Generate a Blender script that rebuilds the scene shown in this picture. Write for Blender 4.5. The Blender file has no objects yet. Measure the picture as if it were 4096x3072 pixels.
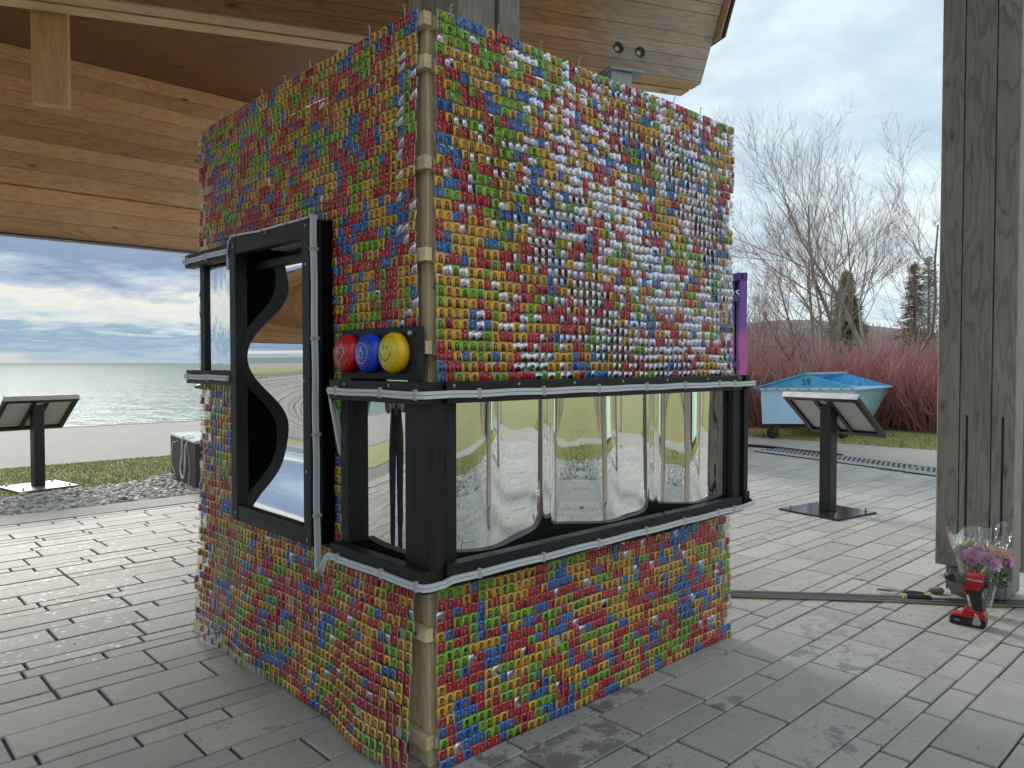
import bpy, bmesh, math, random
import numpy as np
from mathutils import Vector, Matrix
R = math.radians
SC = bpy.context.scene
COL = SC.collection
U = 1.4                      # one drawing unit is 1.4 m; applied to every top-level object at the end
rnd = random.Random(7)

# ------------------------------------------------------------------ camera
cd = bpy.data.cameras.new('camera'); cam = bpy.data.objects.new('camera', cd); COL.objects.link(cam)
cd.sensor_width = 36; cd.lens = 36*3032/4096
cam.location = (0, 0, U); cam.rotation_euler = (R(90-1.6), 0, 0)
cd.clip_start = 0.02; cd.clip_end = 9000
SC.camera = cam

# ------------------------------------------------------------------ node helper
class G:
    def __init__(s, tree): s.t = tree
    def n(s, typ, ins=None, **at):
        nd = s.t.nodes.new('ShaderNode'+typ)
        for k, v in at.items(): setattr(nd, k, v)
        for k, v in (ins or {}).items():
            sock = nd.inputs[k]
            if isinstance(v, bpy.types.NodeSocket): s.t.links.new(v, sock)
            elif v is not None:
                if isinstance(v, tuple) and len(v) == 3 and sock.type == 'RGBA': v = v+(1,)
                sock.default_value = v
        return nd
    def math(s, op, a, b=None, c=None, clamp=False):
        d = {0: a}
        if b is not None: d[1] = b
        if c is not None: d[2] = c
        return s.n('Math', d, operation=op, use_clamp=clamp).outputs[0]
    def mix(s, f, a, b, bt='MIX'):
        nd = s.t.nodes.new('ShaderNodeMix'); nd.data_type = 'RGBA'; nd.blend_type = bt
        for i, v in ((0, f), (6, a), (7, b)):
            if isinstance(v, bpy.types.NodeSocket): s.t.links.new(v, nd.inputs[i])
            else: nd.inputs[i].default_value = (v+(1,)) if isinstance(v, tuple) and len(v) == 3 else v
        return nd.outputs[2]
    def ramp(s, f, stops, interp='LINEAR'):
        nd = s.n('ValToRGB', {0: f}); r = nd.color_ramp; r.interpolation = interp
        while len(r.elements) < len(stops): r.elements.new(0.5)
        for e, (p, c) in zip(r.elements, stops):
            e.position = p; e.color = (c if isinstance(c, tuple) else (c, c, c))+(1,) if not (isinstance(c, tuple) and len(c) == 4) else c
        return nd.outputs[0]
    def noise(s, vec, scale, detail=4, rough=.55, dist=0.0):
        return s.n('TexNoise', {'Vector': vec, 'Scale': scale, 'Detail': detail, 'Roughness': rough, 'Distortion': dist}).outputs[0]
    def mapr(s, v, a, b, c, d, clamp=True):
        nd = s.n('MapRange', {0: v, 1: a, 2: b, 3: c, 4: d}); nd.clamp = clamp; return nd.outputs[0]

# ------------------------------------------------------------------ world: Nishita sky with a broken cloud deck
SUN_AZ, SUN_EL = -36.0, 28.0          # degrees right of +Y, over the lake
w = bpy.data.worlds.new('World'); SC.world = w; w.use_nodes = True
g = G(w.node_tree); w.node_tree.nodes.clear()
sky = g.n('TexSky', sky_type='NISHITA', sun_disc=False, sun_elevation=R(SUN_EL), sun_rotation=R(SUN_AZ), air_density=1.0, dust_density=0.3, ozone_density=1.5)
tc = g.n('TexCoord'); sx = g.n('SeparateXYZ', {0: tc.outputs['Generated']})
zc = g.math('MAXIMUM', sx.outputs[2], 0.0)
den = g.math('ADD', zc, 0.11)
px = g.math('DIVIDE', sx.outputs[0], den); py = g.math('DIVIDE', sx.outputs[1], den)
pl = g.n('CombineXYZ', {0: px, 1: py, 2: 0.0}).outputs[0]
n1 = g.noise(pl, 0.75, 6, .55, .35); n2 = g.noise(pl, 2.3, 5, .6, .3)
elw = g.math('ADD', g.math('MULTIPLY', g.math('ARCSINE', zc), 57.2958), g.math('MULTIPLY', g.math('SUBTRACT', n1, .5), 4.5))
n3 = g.noise(pl, 5.5, 4, .6, .2)
elw = g.math('ADD', g.math('ADD', elw, .8), g.math('ADD', g.math('MULTIPLY', g.math('SUBTRACT', n2, .5), 4.2), g.math('MULTIPLY', g.math('SUBTRACT', n3, .5), 2.2)))
K = 7.5
def kc(r, gg, b): return (r*K, gg*K, b*K)
f01 = g.mapr(elw, 0, 30, 0, 1)
band = g.ramp(f01, [(0.0, (.47, .57, .64)), (.05, (.38, .52, .64)), (.085, (.26, .40, .56)), (.125, (.66, .74, .76)), (.175, (.86, .85, .77)), (.21, (.48, .58, .70)), (.25, (.25, .34, .50)), (.36, (.30, .41, .57)), (.50, (.52, .66, .76)), (1.0, (.60, .74, .82))])
# right-hand part of the sky: smoother, paler deck
soft = g.ramp(g.math('ADD', g.math('MULTIPLY', n1, .62), g.math('MULTIPLY', n2, .38)), [(.30, (.42, .545, .64)), (.45, (.56, .69, .765)), (.56, (.76, .87, .915)), (.70, (1.08, 1.13, 1.14))])
az = g.mapr(g.math('ADD', sx.outputs[0], g.math('MULTIPLY', g.math('SUBTRACT', n1, .5), .3)), -.25, .12, 0, 1)
hi = g.mapr(elw, 10, 22, 0, 1)
cl = g.mix(g.math('MAXIMUM', az, hi), band, soft)
cl = g.mix(1.0, cl, g.mix(g.math('MAXIMUM', az, hi), (K*.86, K*.86, K*.86), (K, K, K)), 'MULTIPLY')
cover = g.mapr(g.math('ADD', n1, g.math('MULTIPLY', n2, .3)), .40, .60, .90, .98)
skyc = g.mix(cover, sky.outputs[0], cl)
bg = g.n('Background', {'Color': skyc, 'Strength': 0.05})
out = g.n('OutputWorld', {'Surface': bg.outputs[0]})

# ------------------------------------------------------------------ sun behind thin cloud
ld = bpy.data.lights.new('sun', 'SUN'); ld.energy = 1.1; ld.angle = R(22); ld.color = (1, .95, .87)
sun = bpy.data.objects.new('sun', ld); COL.objects.link(sun)
sd = Vector((math.sin(R(SUN_AZ))*math.cos(R(SUN_EL)), math.cos(R(SUN_AZ))*math.cos(R(SUN_EL)), math.sin(R(SUN_EL))))
sun.rotation_euler = sd.to_track_quat('Z', 'Y').to_euler()

SC.view_settings.view_transform = 'Standard'; SC.view_settings.look = 'None'
SC.view_settings.exposure = 1.66; SC.view_settings.gamma = 1; SC.view_settings.use_curve_mapping = False
cy = SC.cycles
cy.max_bounces = 10; cy.diffuse_bounces = 5; cy.glossy_bounces = 5; cy.transparent_max_bounces = 24; cy.transmission_bounces = 4
cy.caustics_reflective = False; cy.caustics_refractive = False; cy.use_denoising = True

# ================================================================== materials
def mat(name):
    m = bpy.data.materials.new(name); m.use_nodes = True; m.node_tree.nodes.clear()
    return m, G(m.node_tree)
def fin(m, g, sh, disp=None):
    o = g.n('OutputMaterial', {'Surface': sh})
    return m
def pbsdf(g, **k):
    names = dict(base='Base Color', rough='Roughness', metal='Metallic', spec='Specular IOR Level', coat='Coat Weight', coatr='Coat Roughness', coati='Coat IOR', normal='Normal', alpha='Alpha', trans='Transmission Weight', ior='IOR', sub='Subsurface Weight', emc='Emission Color', ems='Emission Strength')
    return g.n('BsdfPrincipled', {names[a]: b for a, b in k.items()}).outputs[0]
def bump(g, h, strength=.3, dist=.01):
    return g.n('Bump', {'Strength': strength, 'Distance': dist, 'Height': h}).outputs[0]
def simple(name, col, rough=.5, metal=0, var=.15, scale=8, bmp=0.0, spec=.5, coat=0.0):
    m, g = mat(name); tc = g.n('TexCoord').outputs['Object']
    n = g.noise(tc, scale, 5)
    c = g.mix(g.mapr(n, .3, .7, 0, 1), tuple(x*(1-var) for x in col), tuple(min(1, x*(1+var)) for x in col))
    k = dict(base=c, rough=g.mapr(n, .2, .8, max(.02, rough-.08), min(1, rough+.08)), metal=metal, spec=spec, coat=coat)
    if bmp: k['normal'] = bump(g, n, bmp)
    return fin(m, g, pbsdf(g, **k))
def wood(name, light, dark, grey=None, knots=True, rough=.55, streak=28.0, rowtint=.18, greyx=None, lam=None):
    """grain runs along the object's X axis; each object gets its own piece of wood"""
    m, g = mat(name)
    tc = g.n('TexCoord').outputs['Object']; oi = g.n('ObjectInfo').outputs['Random']
    off = g.n('CombineXYZ', {0: g.math('MULTIPLY', oi, 37.0), 1: g.math('MULTIPLY', oi, 11.3), 2: g.math('MULTIPLY', oi, 5.7)}).outputs[0]
    p = g.n('VectorMath', {0: tc, 1: off}, operation='ADD').outputs[0]
    st = g.n('VectorMath', {0: p, 1: (1.5, 9.0, 9.0)}, operation='MULTIPLY').outputs[0]
    warp = g.noise(st, .9, 3, .5, 0)
    rings = g.math('FRACT', g.math('MULTIPLY', warp, 11.0))
    rings = g.ramp(rings, [(0, 0.0), (.55, .25), (.86, 1.0), (1.0, 0.0)])
    fs = g.n('VectorMath', {0: p, 1: (3.0, 160.0, 160.0)}, operation='MULTIPLY').outputs[0]
    fine = g.noise(fs, 1.0, 3, .6)
    big = g.noise(p, 2.2, 4, .6)
    f = g.math('ADD', g.math('MULTIPLY', rings, .52), g.math('MULTIPLY', g.mapr(fine, .3, .7, 0, 1), .30))
    f = g.math('ADD', f, g.math('MULTIPLY', g.mapr(big, .3, .7, -.5, .5), .35), clamp=True)
    c = g.mix(f, light, dark)
    tint = g.mapr(oi, 0, 1, 1-rowtint, 1+rowtint*.55)
    c = g.mix(1.0, c, g.n('CombineColor', {0: tint, 1: tint, 2: tint}).outputs[0], 'MULTIPLY')
    if knots:
        kv = g.n('VectorMath', {0: p, 1: (1.0, 2.2, 2.2)}, operation='MULTIPLY').outputs[0]
        vo = g.n('TexVoronoi', {'Vector': kv, 'Scale': 2.6, 'Randomness': 1.0})
        k = g.ramp(vo.outputs['Distance'], [(0, 1.0), (.045, .95), (.07, .35), (.13, 0.0)])
        c = g.mix(k, c, tuple(x*.28 for x in dark))
    if grey:
        gx = g.noise(p, 3.0, 5, .65)
        if greyx is not None:
            sp = g.n('SeparateXYZ', {0: tc}).outputs[0]
            gx = g.math('ADD', g.mapr(sp, greyx[0], greyx[1], 0, 1), g.math('MULTIPLY', g.math('SUBTRACT', gx, .5), .9))
            gf = g.mapr(gx, .3, .75, 0, .85)
        else: gf = g.mapr(gx, .35, .7, 0, .6)
        gc = g.mix(f, grey, tuple(x*.6 for x in grey))
        c = g.mix(gf, c, gc)
    hgt = g.math('ADD', g.math('MULTIPLY', rings, -.5), g.math('MULTIPLY', fine, .6))
    return fin(m, g, pbsdf(g, base=c, rough=rough, normal=bump(g, hgt, .25, .004), spec=.35))

M = {}
M['fir'] = wood('fir_glulam', (.86, .56, .31), (.55, .31, .155), rowtint=.34)
M['fir_soffit'] = wood('fir_soffit', (.235, .12, .056), (.155, .075, .035), rowtint=.2)  # darkened copy of the fir: shade under the roof put into its colour
M['fir_bleached'] = wood('fir_bleached', (.64, .39, .22), (.40, .21, .10), grey=(.55, .49, .44), greyx=(2.25, 2.95), rowtint=.2)
M['fir_light'] = wood('fir_light', (.76, .47, .25), (.55, .30, .13), rowtint=.15)
M['fir_pale'] = wood('fir_pale', (.78, .57, .33), (.56, .36, .18), rowtint=.15)  # paler copy of the fir: bounce light painted into the beam undersides
M['grey_timber'] = wood('weathered_timber', (.42, .375, .33), (.155, .133, .112), grey=(.45, .425, .395), rowtint=.2, rough=.7)
M['pine'] = wood('spruce_lumber', (.82, .65, .42), (.56, .40, .23), rowtint=.15, rough=.6)
M['plank_dark'] = wood('brown_inner_board', (.20, .145, .095), (.12, .085, .055), knots=False, rough=.8)
m, g = mat('black_stained_wood')
tc = g.n('TexCoord').outputs['Object']
st = g.n('VectorMath', {0: tc, 1: (4.0, 60.0, 60.0)}, operation='MULTIPLY').outputs[0]
n = g.noise(st, 1.5, 4, .6)
M['black'] = fin(m, g, pbsdf(g, base=g.mix(g.mapr(n, .35, .75, 0, 1), (.006, .006, .007), (.020, .021, .023)), rough=g.mapr(n, .3, .7, .38, .6), normal=bump(g, n, .25, .003), spec=.4))
m, g = mat('black_board')
tc = g.n('TexCoord').outputs['Object']; n = g.noise(tc, 9, 5)
sp = g.ramp(g.noise(tc, 160, 2), [(.70, 0.0), (.76, 1.0)])
M['black_in'] = fin(m, g, pbsdf(g, base=g.mix(g.math('MULTIPLY', sp, g.mapr(n, .5, .7, 0, .5)), (.004, .004, .005), (.12, .12, .12)), rough=.9, spec=.05))
m, g = mat('acrylic_mirror')
tc = g.n('TexCoord').outputs['Object']; n = g.noise(tc, 3, 3); d = g.ramp(g.noise(tc, 220, 2), [(.72, 0.0), (.78, 1.0)])
M['mirror'] = fin(m, g, pbsdf(g, base=(.86, .87, .86), metal=1.0, rough=g.math('ADD', g.math('MULTIPLY', d, .12), .015), normal=bump(g, n, .06, .02)))
M['steel'] = simple('galvanised_steel', (.36, .40, .42), .45, .6, .2, 14)
M['shoe'] = simple('grey_steel_shoe', (.25, .26, .27), .5, .4, .2, 10)
M['trim'] = simple('dark_roof_trim', (.045, .047, .05), .5, .3)
M['led'] = simple('led_diffuser', (.66, .68, .72), .35, 0, .05, 5)
M['led_seam'] = simple('led_seam', (.12, .13, .16), .5)
M['clip'] = simple('clear_clip', (.45, .46, .47), .15, 0, .1, 5)
M['screw'] = simple('zinc_screw', (.45, .45, .44), .3, .9)
M['blackmetal'] = simple('black_powdercoat', (.012, .0125, .014), .35, 0, .2, 12, spec=.5)
M['whitepanel'] = simple('pale_panel_back', (.52, .52, .51), .5, 0, .08, 2.5)
M['alu'] = simple('aluminium_lip', (.45, .45, .45), .35, .6)
M['rubber'] = simple('black_rubber', (.018, .018, .02), .6, 0, .2, 20, .2)
M['rust'] = simple('rusty_brown_steel', (.10, .065, .045), .7, .3, .4, 15)
M['concrete_dark'] = simple('charcoal_concrete', (.055, .055, .054), .6, 0, .2, 10, .1)

# ---- cards
m, g = mat('portrait_card')
uv = g.n('UVMap', uv_map='uv').outputs[0]; s2 = g.n('SeparateXYZ', {0: uv}); X, Y = s2.outputs[0], s2.outputs[1]
A = lambda nm: g.n('Attribute', attribute_name=nm)
bgc = A('bg').outputs['Color']; hair = A('hair').outputs['Color']; skin = A('skin').outputs['Color']
var = A('var').outputs['Vector']; vs = g.n('SeparateXYZ', {0: var})
def ell(cx, cy_, rx, ry):
    a = g.math('DIVIDE', g.math('SUBTRACT', X, cx), rx); b = g.math('DIVIDE', g.math('SUBTRACT', Y, cy_), ry)
    return g.math('LESS_THAN', g.math('ADD', g.math('MULTIPLY', a, a), g.math('MULTIPLY', b, b)), 1.0)
cxx = g.math('ADD', .5, g.math('MULTIPLY', vs.outputs[1], .06))
c = bgc
shoulder = ell(cxx, -.03, .34, .17)
c = g.mix(shoulder, c, g.mix(.75, skin, hair))
longh = g.math('MULTIPLY', g.math('MULTIPLY', g.math('LESS_THAN', g.math('ABSOLUTE', g.math('SUBTRACT', X, cxx)), g.math('SUBTRACT', .255, g.math('MULTIPLY', Y, .06))), g.math('LESS_THAN', g.math('ABSOLUTE', g.math('SUBTRACT', Y, .36)), .27)), g.math('GREATER_THAN', vs.outputs[0], .45))
c = g.mix(g.math('MAXIMUM', longh, ell(cxx, .55, .235, .275)), c, hair)
neck = g.math('MULTIPLY', g.math('LESS_THAN', g.math('ABSOLUTE', g.math('SUBTRACT', X, cxx)), .085), g.math('LESS_THAN', g.math('ABSOLUTE', g.math('SUBTRACT', Y, .2)), .14))
c = g.mix(neck, c, g.mix(.25, skin, hair))
face = ell(cxx, .455, .155, .225)
sh = g.mapr(X, .33, .67, .75, 1.12)
c = g.mix(face, c, g.mix(1.0, skin, g.n('CombineColor', {0: sh, 1: sh, 2: sh}).outputs[0], 'MULTIPLY'))
eye = g.math('MAXIMUM', ell(g.math('SUBTRACT', cxx, .07), .51, .042, .024), ell(g.math('ADD', cxx, .07), .51, .042, .024))
c = g.mix(eye, c, (.02, .015, .012))
mouth = ell(cxx, .335, .062, .02); c = g.mix(mouth, c, (.25, .06, .05))
gls = g.n('BsdfGlossy', {'Color': (.76, .80, 1.0, 1), 'Roughness': .05}).outputs[0]
M['card'] = fin(m, g, g.n('MixShader', {0: g.math('MULTIPLY', vs.outputs[2], .68), 1: pbsdf(g, base=c, rough=.35, ior=1.45, coat=.5, coatr=.04, coati=1.4, spec=.25), 2: gls}).outputs[0])
M['card_edge'] = simple('clear_card_edge', (.72, .73, .72), .15, 0, .05, 5)
M['rivet'] = simple('pale_rivet', (.78, .77, .74), .2)
m, g = mat('clear_film')
tc = g.n('TexCoord').outputs['Object']; n = g.noise(tc, 34, 3, .6)
fr = g.n('LayerWeight', {'Blend': .35}).outputs['Fresnel']
nb = bump(g, n, .8, .01)
gl = g.n('BsdfGlossy', {'Color': (1, 1, 1, 1), 'Roughness': .06, 'Normal': nb}).outputs[0]
tr = g.n('BsdfTransparent', {'Color': (.90, .90, .885, 1)}).outputs[0]
df = g.n('BsdfDiffuse', {'Color': (.62, .61, .58, 1)}).outputs[0]
tr = g.n('MixShader', {0: .5, 1: tr, 2: df}).outputs[0]
M['film'] = fin(m, g, g.n('MixShader', {0: g.math('ADD', g.math('MULTIPLY', fr, .5), .06), 1: tr, 2: gl}).outputs[0])
m, g = mat('cellophane')
tc = g.n('TexCoord').outputs['Object']; n = g.noise(g.n('VectorMath', {0: tc, 1: (14, 14, 2.5)}, operation='MULTIPLY').outputs[0], 2, 3, .6)
fr = g.n('LayerWeight', {'Blend': .5}).outputs['Fresnel']
gl = g.n('BsdfGlossy', {'Color': (1, 1, 1, 1), 'Roughness': .05, 'Normal': bump(g, n, .9, .02)}).outputs[0]
tr = g.n('BsdfTransparent', {'Color': (.93, .95, .94, 1)}).outputs[0]
M['cello'] = fin(m, g, g.n('MixShader', {0: g.math('ADD', g.math('MULTIPLY', fr, .45), .06, clamp=True), 1: tr, 2: gl}).outputs[0])

# ---- ground materials
def ground(name, c1, c2, scale, rough=.85, fine=60, bmp=.3, c3=None):
    m, g = mat(name); tc = g.n('TexCoord').outputs['Object']
    n = g.noise(tc, scale, 6, .65); f = g.noise(tc, fine, 4, .7)
    c = g.mix(g.mapr(n, .35, .65, 0, 1), c1, c2)
    c = g.mix(g.mapr(f, .35, .7, 0, .6), c, c3 or tuple(x*.6 for x in c1))
    return fin(m, g, pbsdf(g, base=c, rough=rough, normal=bump(g, f, bmp, .01)))
m, g = mat('concrete_paver')
geo = g.n('NewGeometry').outputs['Position']; oi = g.n('ObjectInfo').outputs['Random']
at = g.n('Attribute', attribute_name='tint').outputs['Fac']
rr = g.math('FRACT', g.math('ADD', oi, at))
big = g.noise(geo, .55, 4, .6); med = g.noise(geo, 6.0, 6, .7); fine = g.noise(geo, 120, 3, .7)
tv = g.mapr(rr, 0, 1, .84, 1.10)
c = g.mix(g.mapr(med, .3, .7, 0, 1), (.415, .395, .368), (.515, .492, .46))
c = g.mix(1.0, c, g.n('CombineColor', {0: tv, 1: tv, 2: tv}).outputs[0], 'MULTIPLY')
c = g.mix(g.mapr(fine, .35, .7, 0, .35), c, (.14, .14, .14))
# damp patches lying on the slabs
wetm = g.math('ADD', g.math('MULTIPLY', big, .55), g.math('ADD', g.math('MULTIPLY', med, .45), g.math('MULTIPLY', g.math('SUBTRACT', rr, .5), .10)))
wet = g.math('MULTIPLY', g.ramp(wetm, [(.545, 0.0), (.575, 1.0)]), g.mapr(g.n('VectorMath', {0: geo, 1: (.5, 2.0, 0)}, operation='DISTANCE').outputs['Value'], 1.8, 3.2, 1, .1))
spots = g.ramp(g.noise(g.n('VectorMath', {0: geo, 1: (1.0, 1.0, 1.0)}, operation='MULTIPLY').outputs[0], 26, 3, .6), [(.60, 0.0), (.64, 1.0)])
wet = g.math('MAXIMUM', g.math('MULTIPLY', wet, .8), g.math('MULTIPLY', spots, g.mapr(big, .42, .55, 0, .75)))
c = g.mix(wet, c, (.15, .147, .14))
M['paver'] = fin(m, g, pbsdf(g, base=c, rough=g.mapr(wet, 0, 1, .66, .38), normal=bump(g, g.math('ADD', g.math('MULTIPLY', fine, .4), med), .22, .006), spec=.45))
M['joint'] = ground('dark_joint_sand', (.035, .034, .033), (.05, .048, .045), 8)
M['border'] = ground('pale_concrete_border', (.46, .45, .42), (.40, .39, .36), 4, fine=40, bmp=.15, c3=(.34, .33, .31))
M['asphalt'] = ground('grey_promenade', (.33, .30, .28), (.28, .26, .245), 1.2, fine=90, bmp=.2, c3=(.22, .20, .19))
M['agg'] = ground('exposed_aggregate', (.44, .40, .35), (.38, .35, .31), 2.0, fine=130, bmp=.2, c3=(.30, .27, .23))
M['soil'] = ground('lawn_soil', (.27, .27, .10), (.36, .31, .15), 1.6, fine=30, bmp=.4, c3=(.20, .23, .065))
M['earth'] = ground('rough_ground', (.22, .20, .12), (.17, .15, .10), .6, fine=12, c3=(.20, .17, .13))
M['gravelbed'] = ground('gravel_bed', (.20, .19, .175), (.28, .27, .25), 20, fine=45, c3=(.10, .095, .09))
M['hill'] = ground('scrub_hill', (.20, .165, .15), (.14, .12, .11), .35, fine=2.0, c3=(.11, .10, .095))
M['hillgrass'] = ground('dry_grass_hill', (.30, .275, .14), (.25, .255, .11), .8, fine=14, c3=(.18, .165, .08))
def attr_mat(name, rough=.7, spec=.4, attr='col'):
    m, g = mat(name); c = g.n('Attribute', attribute_name=attr).outputs['Color']
    return fin(m, g, pbsdf(g, base=c, rough=rough, spec=spec))
M['attr'] = attr_mat('varied_piece'); M['leaf'] = attr_mat('varied_leaf', .6, .3)
m, g = mat('lake_water')
geo = g.n('NewGeometry').outputs['Position']
mv = g.n('VectorMath', {0: geo, 1: (.55, 1.0, 1.0)}, operation='MULTIPLY').outputs[0]
n = g.math('ADD', g.noise(mv, 1.6, 5, .6, .3), g.math('MULTIPLY', g.noise(mv, .18, 4, .6), 1.2))
foam = g.ramp(g.noise(g.n('VectorMath', {0: geo, 1: (.25, .8, 1.0)}, operation='MULTIPLY').outputs[0], 1.3, 6, .7), [(.60, 0.0), (.68, 1.0)])
c = g.mix(g.math('MULTIPLY', foam, .45), (.205, .245, .235), (.50, .53, .51))
nb = bump(g, n, .75, .25)
M['lake'] = fin(m, g, g.n('MixShader', {0: .10, 1: g.n('BsdfDiffuse', {'Color': c, 'Normal': nb}).outputs[0], 2: g.n('BsdfGlossy', {'Color': (.85, .9, .88, 1), 'Roughness': .12, 'Normal': nb}).outputs[0]}).outputs[0])

# ================================================================== mesh helpers
class MB:
    def __init__(s): s.v = []; s.f = []; s.mi = []
    def add(s, vs, fs, mi=0):
        b = len(s.v); s.v += [tuple(v) for v in vs]; s.f += [tuple(b+i for i in f) for f in fs]; s.mi += [mi]*len(fs)
    def box(s, x0, x1, y0, y1, z0, z1, mi=0, mtx=None):
        vs = [Vector((x, y, z)) for x in (x0, x1) for y in (y0, y1) for z in (z0, z1)]
        if mtx is not None: vs = [mtx @ v for v in vs]
        s.add(vs, [(0, 1, 3, 2), (4, 6, 7, 5), (0, 4, 5, 1), (2, 3, 7, 6), (0, 2, 6, 4), (1, 5, 7, 3)], mi)
    def tube(s, pts, rad, n=8, mi=0, cap=True, closed=False):
        pts = [Vector(p) for p in pts]; k = len(pts)
        rs = rad if isinstance(rad, (list, tuple)) else [rad]*k
        rings = []; prev = None
        for i, p in enumerate(pts):
            t = (pts[(i+1) % k]-pts[i-1]) if closed else (pts[min(i+1, k-1)]-pts[max(i-1, 0)])
            t = t.normalized() if t.length > 1e-9 else Vector((0, 0, 1))
            if prev is None: a = t.orthogonal().normalized()
            else:
                a = prev-t*prev.dot(t); a = a.normalized() if a.length > 1e-6 else t.orthogonal().normalized()
            prev = a; b = t.cross(a)
            rings.append([p+(a*math.cos(2*math.pi*j/n)+b*math.sin(2*math.pi*j/n))*rs[i] for j in range(n)])
        vs = [v for r in rings for v in r]; fs = []
        for i in range(k if closed else k-1):
            i2 = (i+1) % k
            for j in range(n): fs.append((i*n+j, i*n+(j+1) % n, i2*n+(j+1) % n, i2*n+j))
        if cap and not closed: fs += [tuple(range(n))[::-1], tuple((k-1)*n+j for j in range(n))]
        s.add(vs, fs, mi)
    def ribbon(s, pts, nrm, wid, th, mi=0):
        """rectangular strip along pts; nrm = outward normal per point"""
        pts = [Vector(p) for p in pts]; k = len(pts); vs = []
        for i, p in enumerate(pts):
            t = (pts[min(i+1, k-1)]-pts[max(i-1, 0)]).normalized(); nn = Vector(nrm[i] if isinstance(nrm, list) else nrm)
            nn = (nn-t*nn.dot(t)).normalized(); b = t.cross(nn)
            vs += [p-b*wid/2, p+b*wid/2, p+b*wid/2+nn*th, p-b*wid/2+nn*th]
        fs = []
        for i in range(k-1):
            for j in range(4): fs.append((i*4+j, i*4+(j+1) % 4, i*4+4+(j+1) % 4, i*4+4+j))
        fs += [(3, 2, 1, 0), tuple((k-1)*4+j for j in range(4))]
        s.add(vs, fs, mi)
    def lathe(s, prof, n=24, mtx=None, mi=0):
        vs = []; fs = []
        for r, z in prof:
            for j in range(n):
                v = Vector((r*math.cos(2*math.pi*j/n), r*math.sin(2*math.pi*j/n), z)); vs.append(mtx @ v if mtx is not None else v)
        for i in range(len(prof)-1):
            for j in range(n): fs.append((i*n+j, i*n+(j+1) % n, (i+1)*n+(j+1) % n, (i+1)*n+j))
        fs += [tuple(range(n))[::-1], tuple((len(prof)-1)*n+j for j in range(n))]
        s.add(vs, fs, mi)
    def prism(s, poly, y0, y1, mi=0, mtx=None):
        """poly in xz, extruded along y"""
        n = len(poly); vs = [Vector((x, y0, z)) for x, z in poly]+[Vector((x, y1, z)) for x, z in poly]
        if mtx is not None: vs = [mtx @ v for v in vs]
        s.add(vs, [tuple(range(n)), tuple(range(2*n-1, n-1, -1))]+[(i, i+n, (i+1) % n+n, (i+1) % n) for i in range(n)], mi)
    def mesh(s, name, mats, smooth=False, fix=True):
        me = bpy.data.meshes.new(name); me.from_pydata(s.v, [], s.f)
        for mm in (mats if isinstance(mats, (list, tuple)) else [mats]): me.materials.append(mm)
        me.polygons.foreach_set('material_index', s.mi)
        if smooth: me.polygons.foreach_set('use_smooth', [True]*len(s.f))
        if fix and len(s.f) < 60000:
            bm = bmesh.new(); bm.from_mesh(me); bmesh.ops.recalc_face_normals(bm, faces=bm.faces); bm.to_mesh(me); bm.free()
        me.update(); return me
    def obj(s, name, mats, parent=None, smooth=False, bevel=0.0, **props):
        me = s.mesh(name, mats, smooth)
        if bevel: bevel_mesh(me, bevel)
        return link(name, me, parent, **props)
def bevel_mesh(me, b, seg=1):
    bm = bmesh.new(); bm.from_mesh(me)
    bmesh.ops.bevel(bm, geom=bm.edges[:], offset=b, segments=seg, affect='EDGES', clamp_overlap=True)
    bm.to_mesh(me); bm.free()
def smooth_by(me, ang=40):
    me.polygons.foreach_set('use_smooth', [True]*len(me.polygons))
    try: me.set_sharp_from_angle(angle=R(ang))
    except Exception: pass
def link(name, me, parent=None, loc=None, mtx=None, **props):
    o = bpy.data.objects.new(name, me); COL.objects.link(o)
    if parent is not None: o.parent = parent
    if loc is not None: o.location = loc
    if mtx is not None: o.matrix_local = mtx
    for k, v in props.items(): o[k] = v
    return o
def thing(name, label, cat, loc=(0, 0, 0), rz=0, group=None):
    o = bpy.data.objects.new(name, None); COL.objects.link(o); o.empty_display_size = .05
    o.location = loc; o.rotation_euler = (0, 0, rz); o['label'] = label; o['category'] = cat
    if group: o['group'] = group
    return o
def structure(name, me): return link(name, me, kind='structure')
BOXC = {}
def bar(name, parent, a, b, wid, hgt, m, up=(0, 0, 1), bev=.0015, **props):
    """timber/metal piece from a to b: local X runs along it, wid across, hgt along up"""
    a, b = Vector(a), Vector(b); L = (b-a).length; x = (b-a)/L
    u = Vector(up); u = (u-x*u.dot(x)).normalized(); y = u.cross(x)
    key = (round(L, 4), round(wid, 4), round(hgt, 4), m.name, round(bev, 5))
    if key not in BOXC:
        q = MB(); q.box(-L/2, L/2, -wid/2, wid/2, -hgt/2, hgt/2); me = q.mesh(name, m)
        if bev: bevel_mesh(me, bev)
        BOXC[key] = me
    c = (a+b)/2
    mt = Matrix(((x.x, y.x, u.x, c.x), (x.y, y.y, u.y, c.y), (x.z, y.z, u.z, c.z), (0, 0, 0, 1)))
    return link(name, BOXC[key], parent, mtx=mt, **props)
def text_mesh(body, size, depth, m, name='lettering', shear=0):
    cu = bpy.data.curves.new(name, 'FONT'); cu.body = body; cu.size = size; cu.extrude = depth; cu.align_x = 'CENTER'; cu.align_y = 'CENTER'; cu.shear = shear; cu.resolution_u = 3
    o = bpy.data.objects.new(name, cu); COL.objects.link(o)
    me = bpy.data.meshes.new_from_object(o.evaluated_get(bpy.context.evaluated_depsgraph_get()))
    bpy.data.objects.remove(o); me.materials.clear(); me.materials.append(m); me.name = name
    return me
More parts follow.
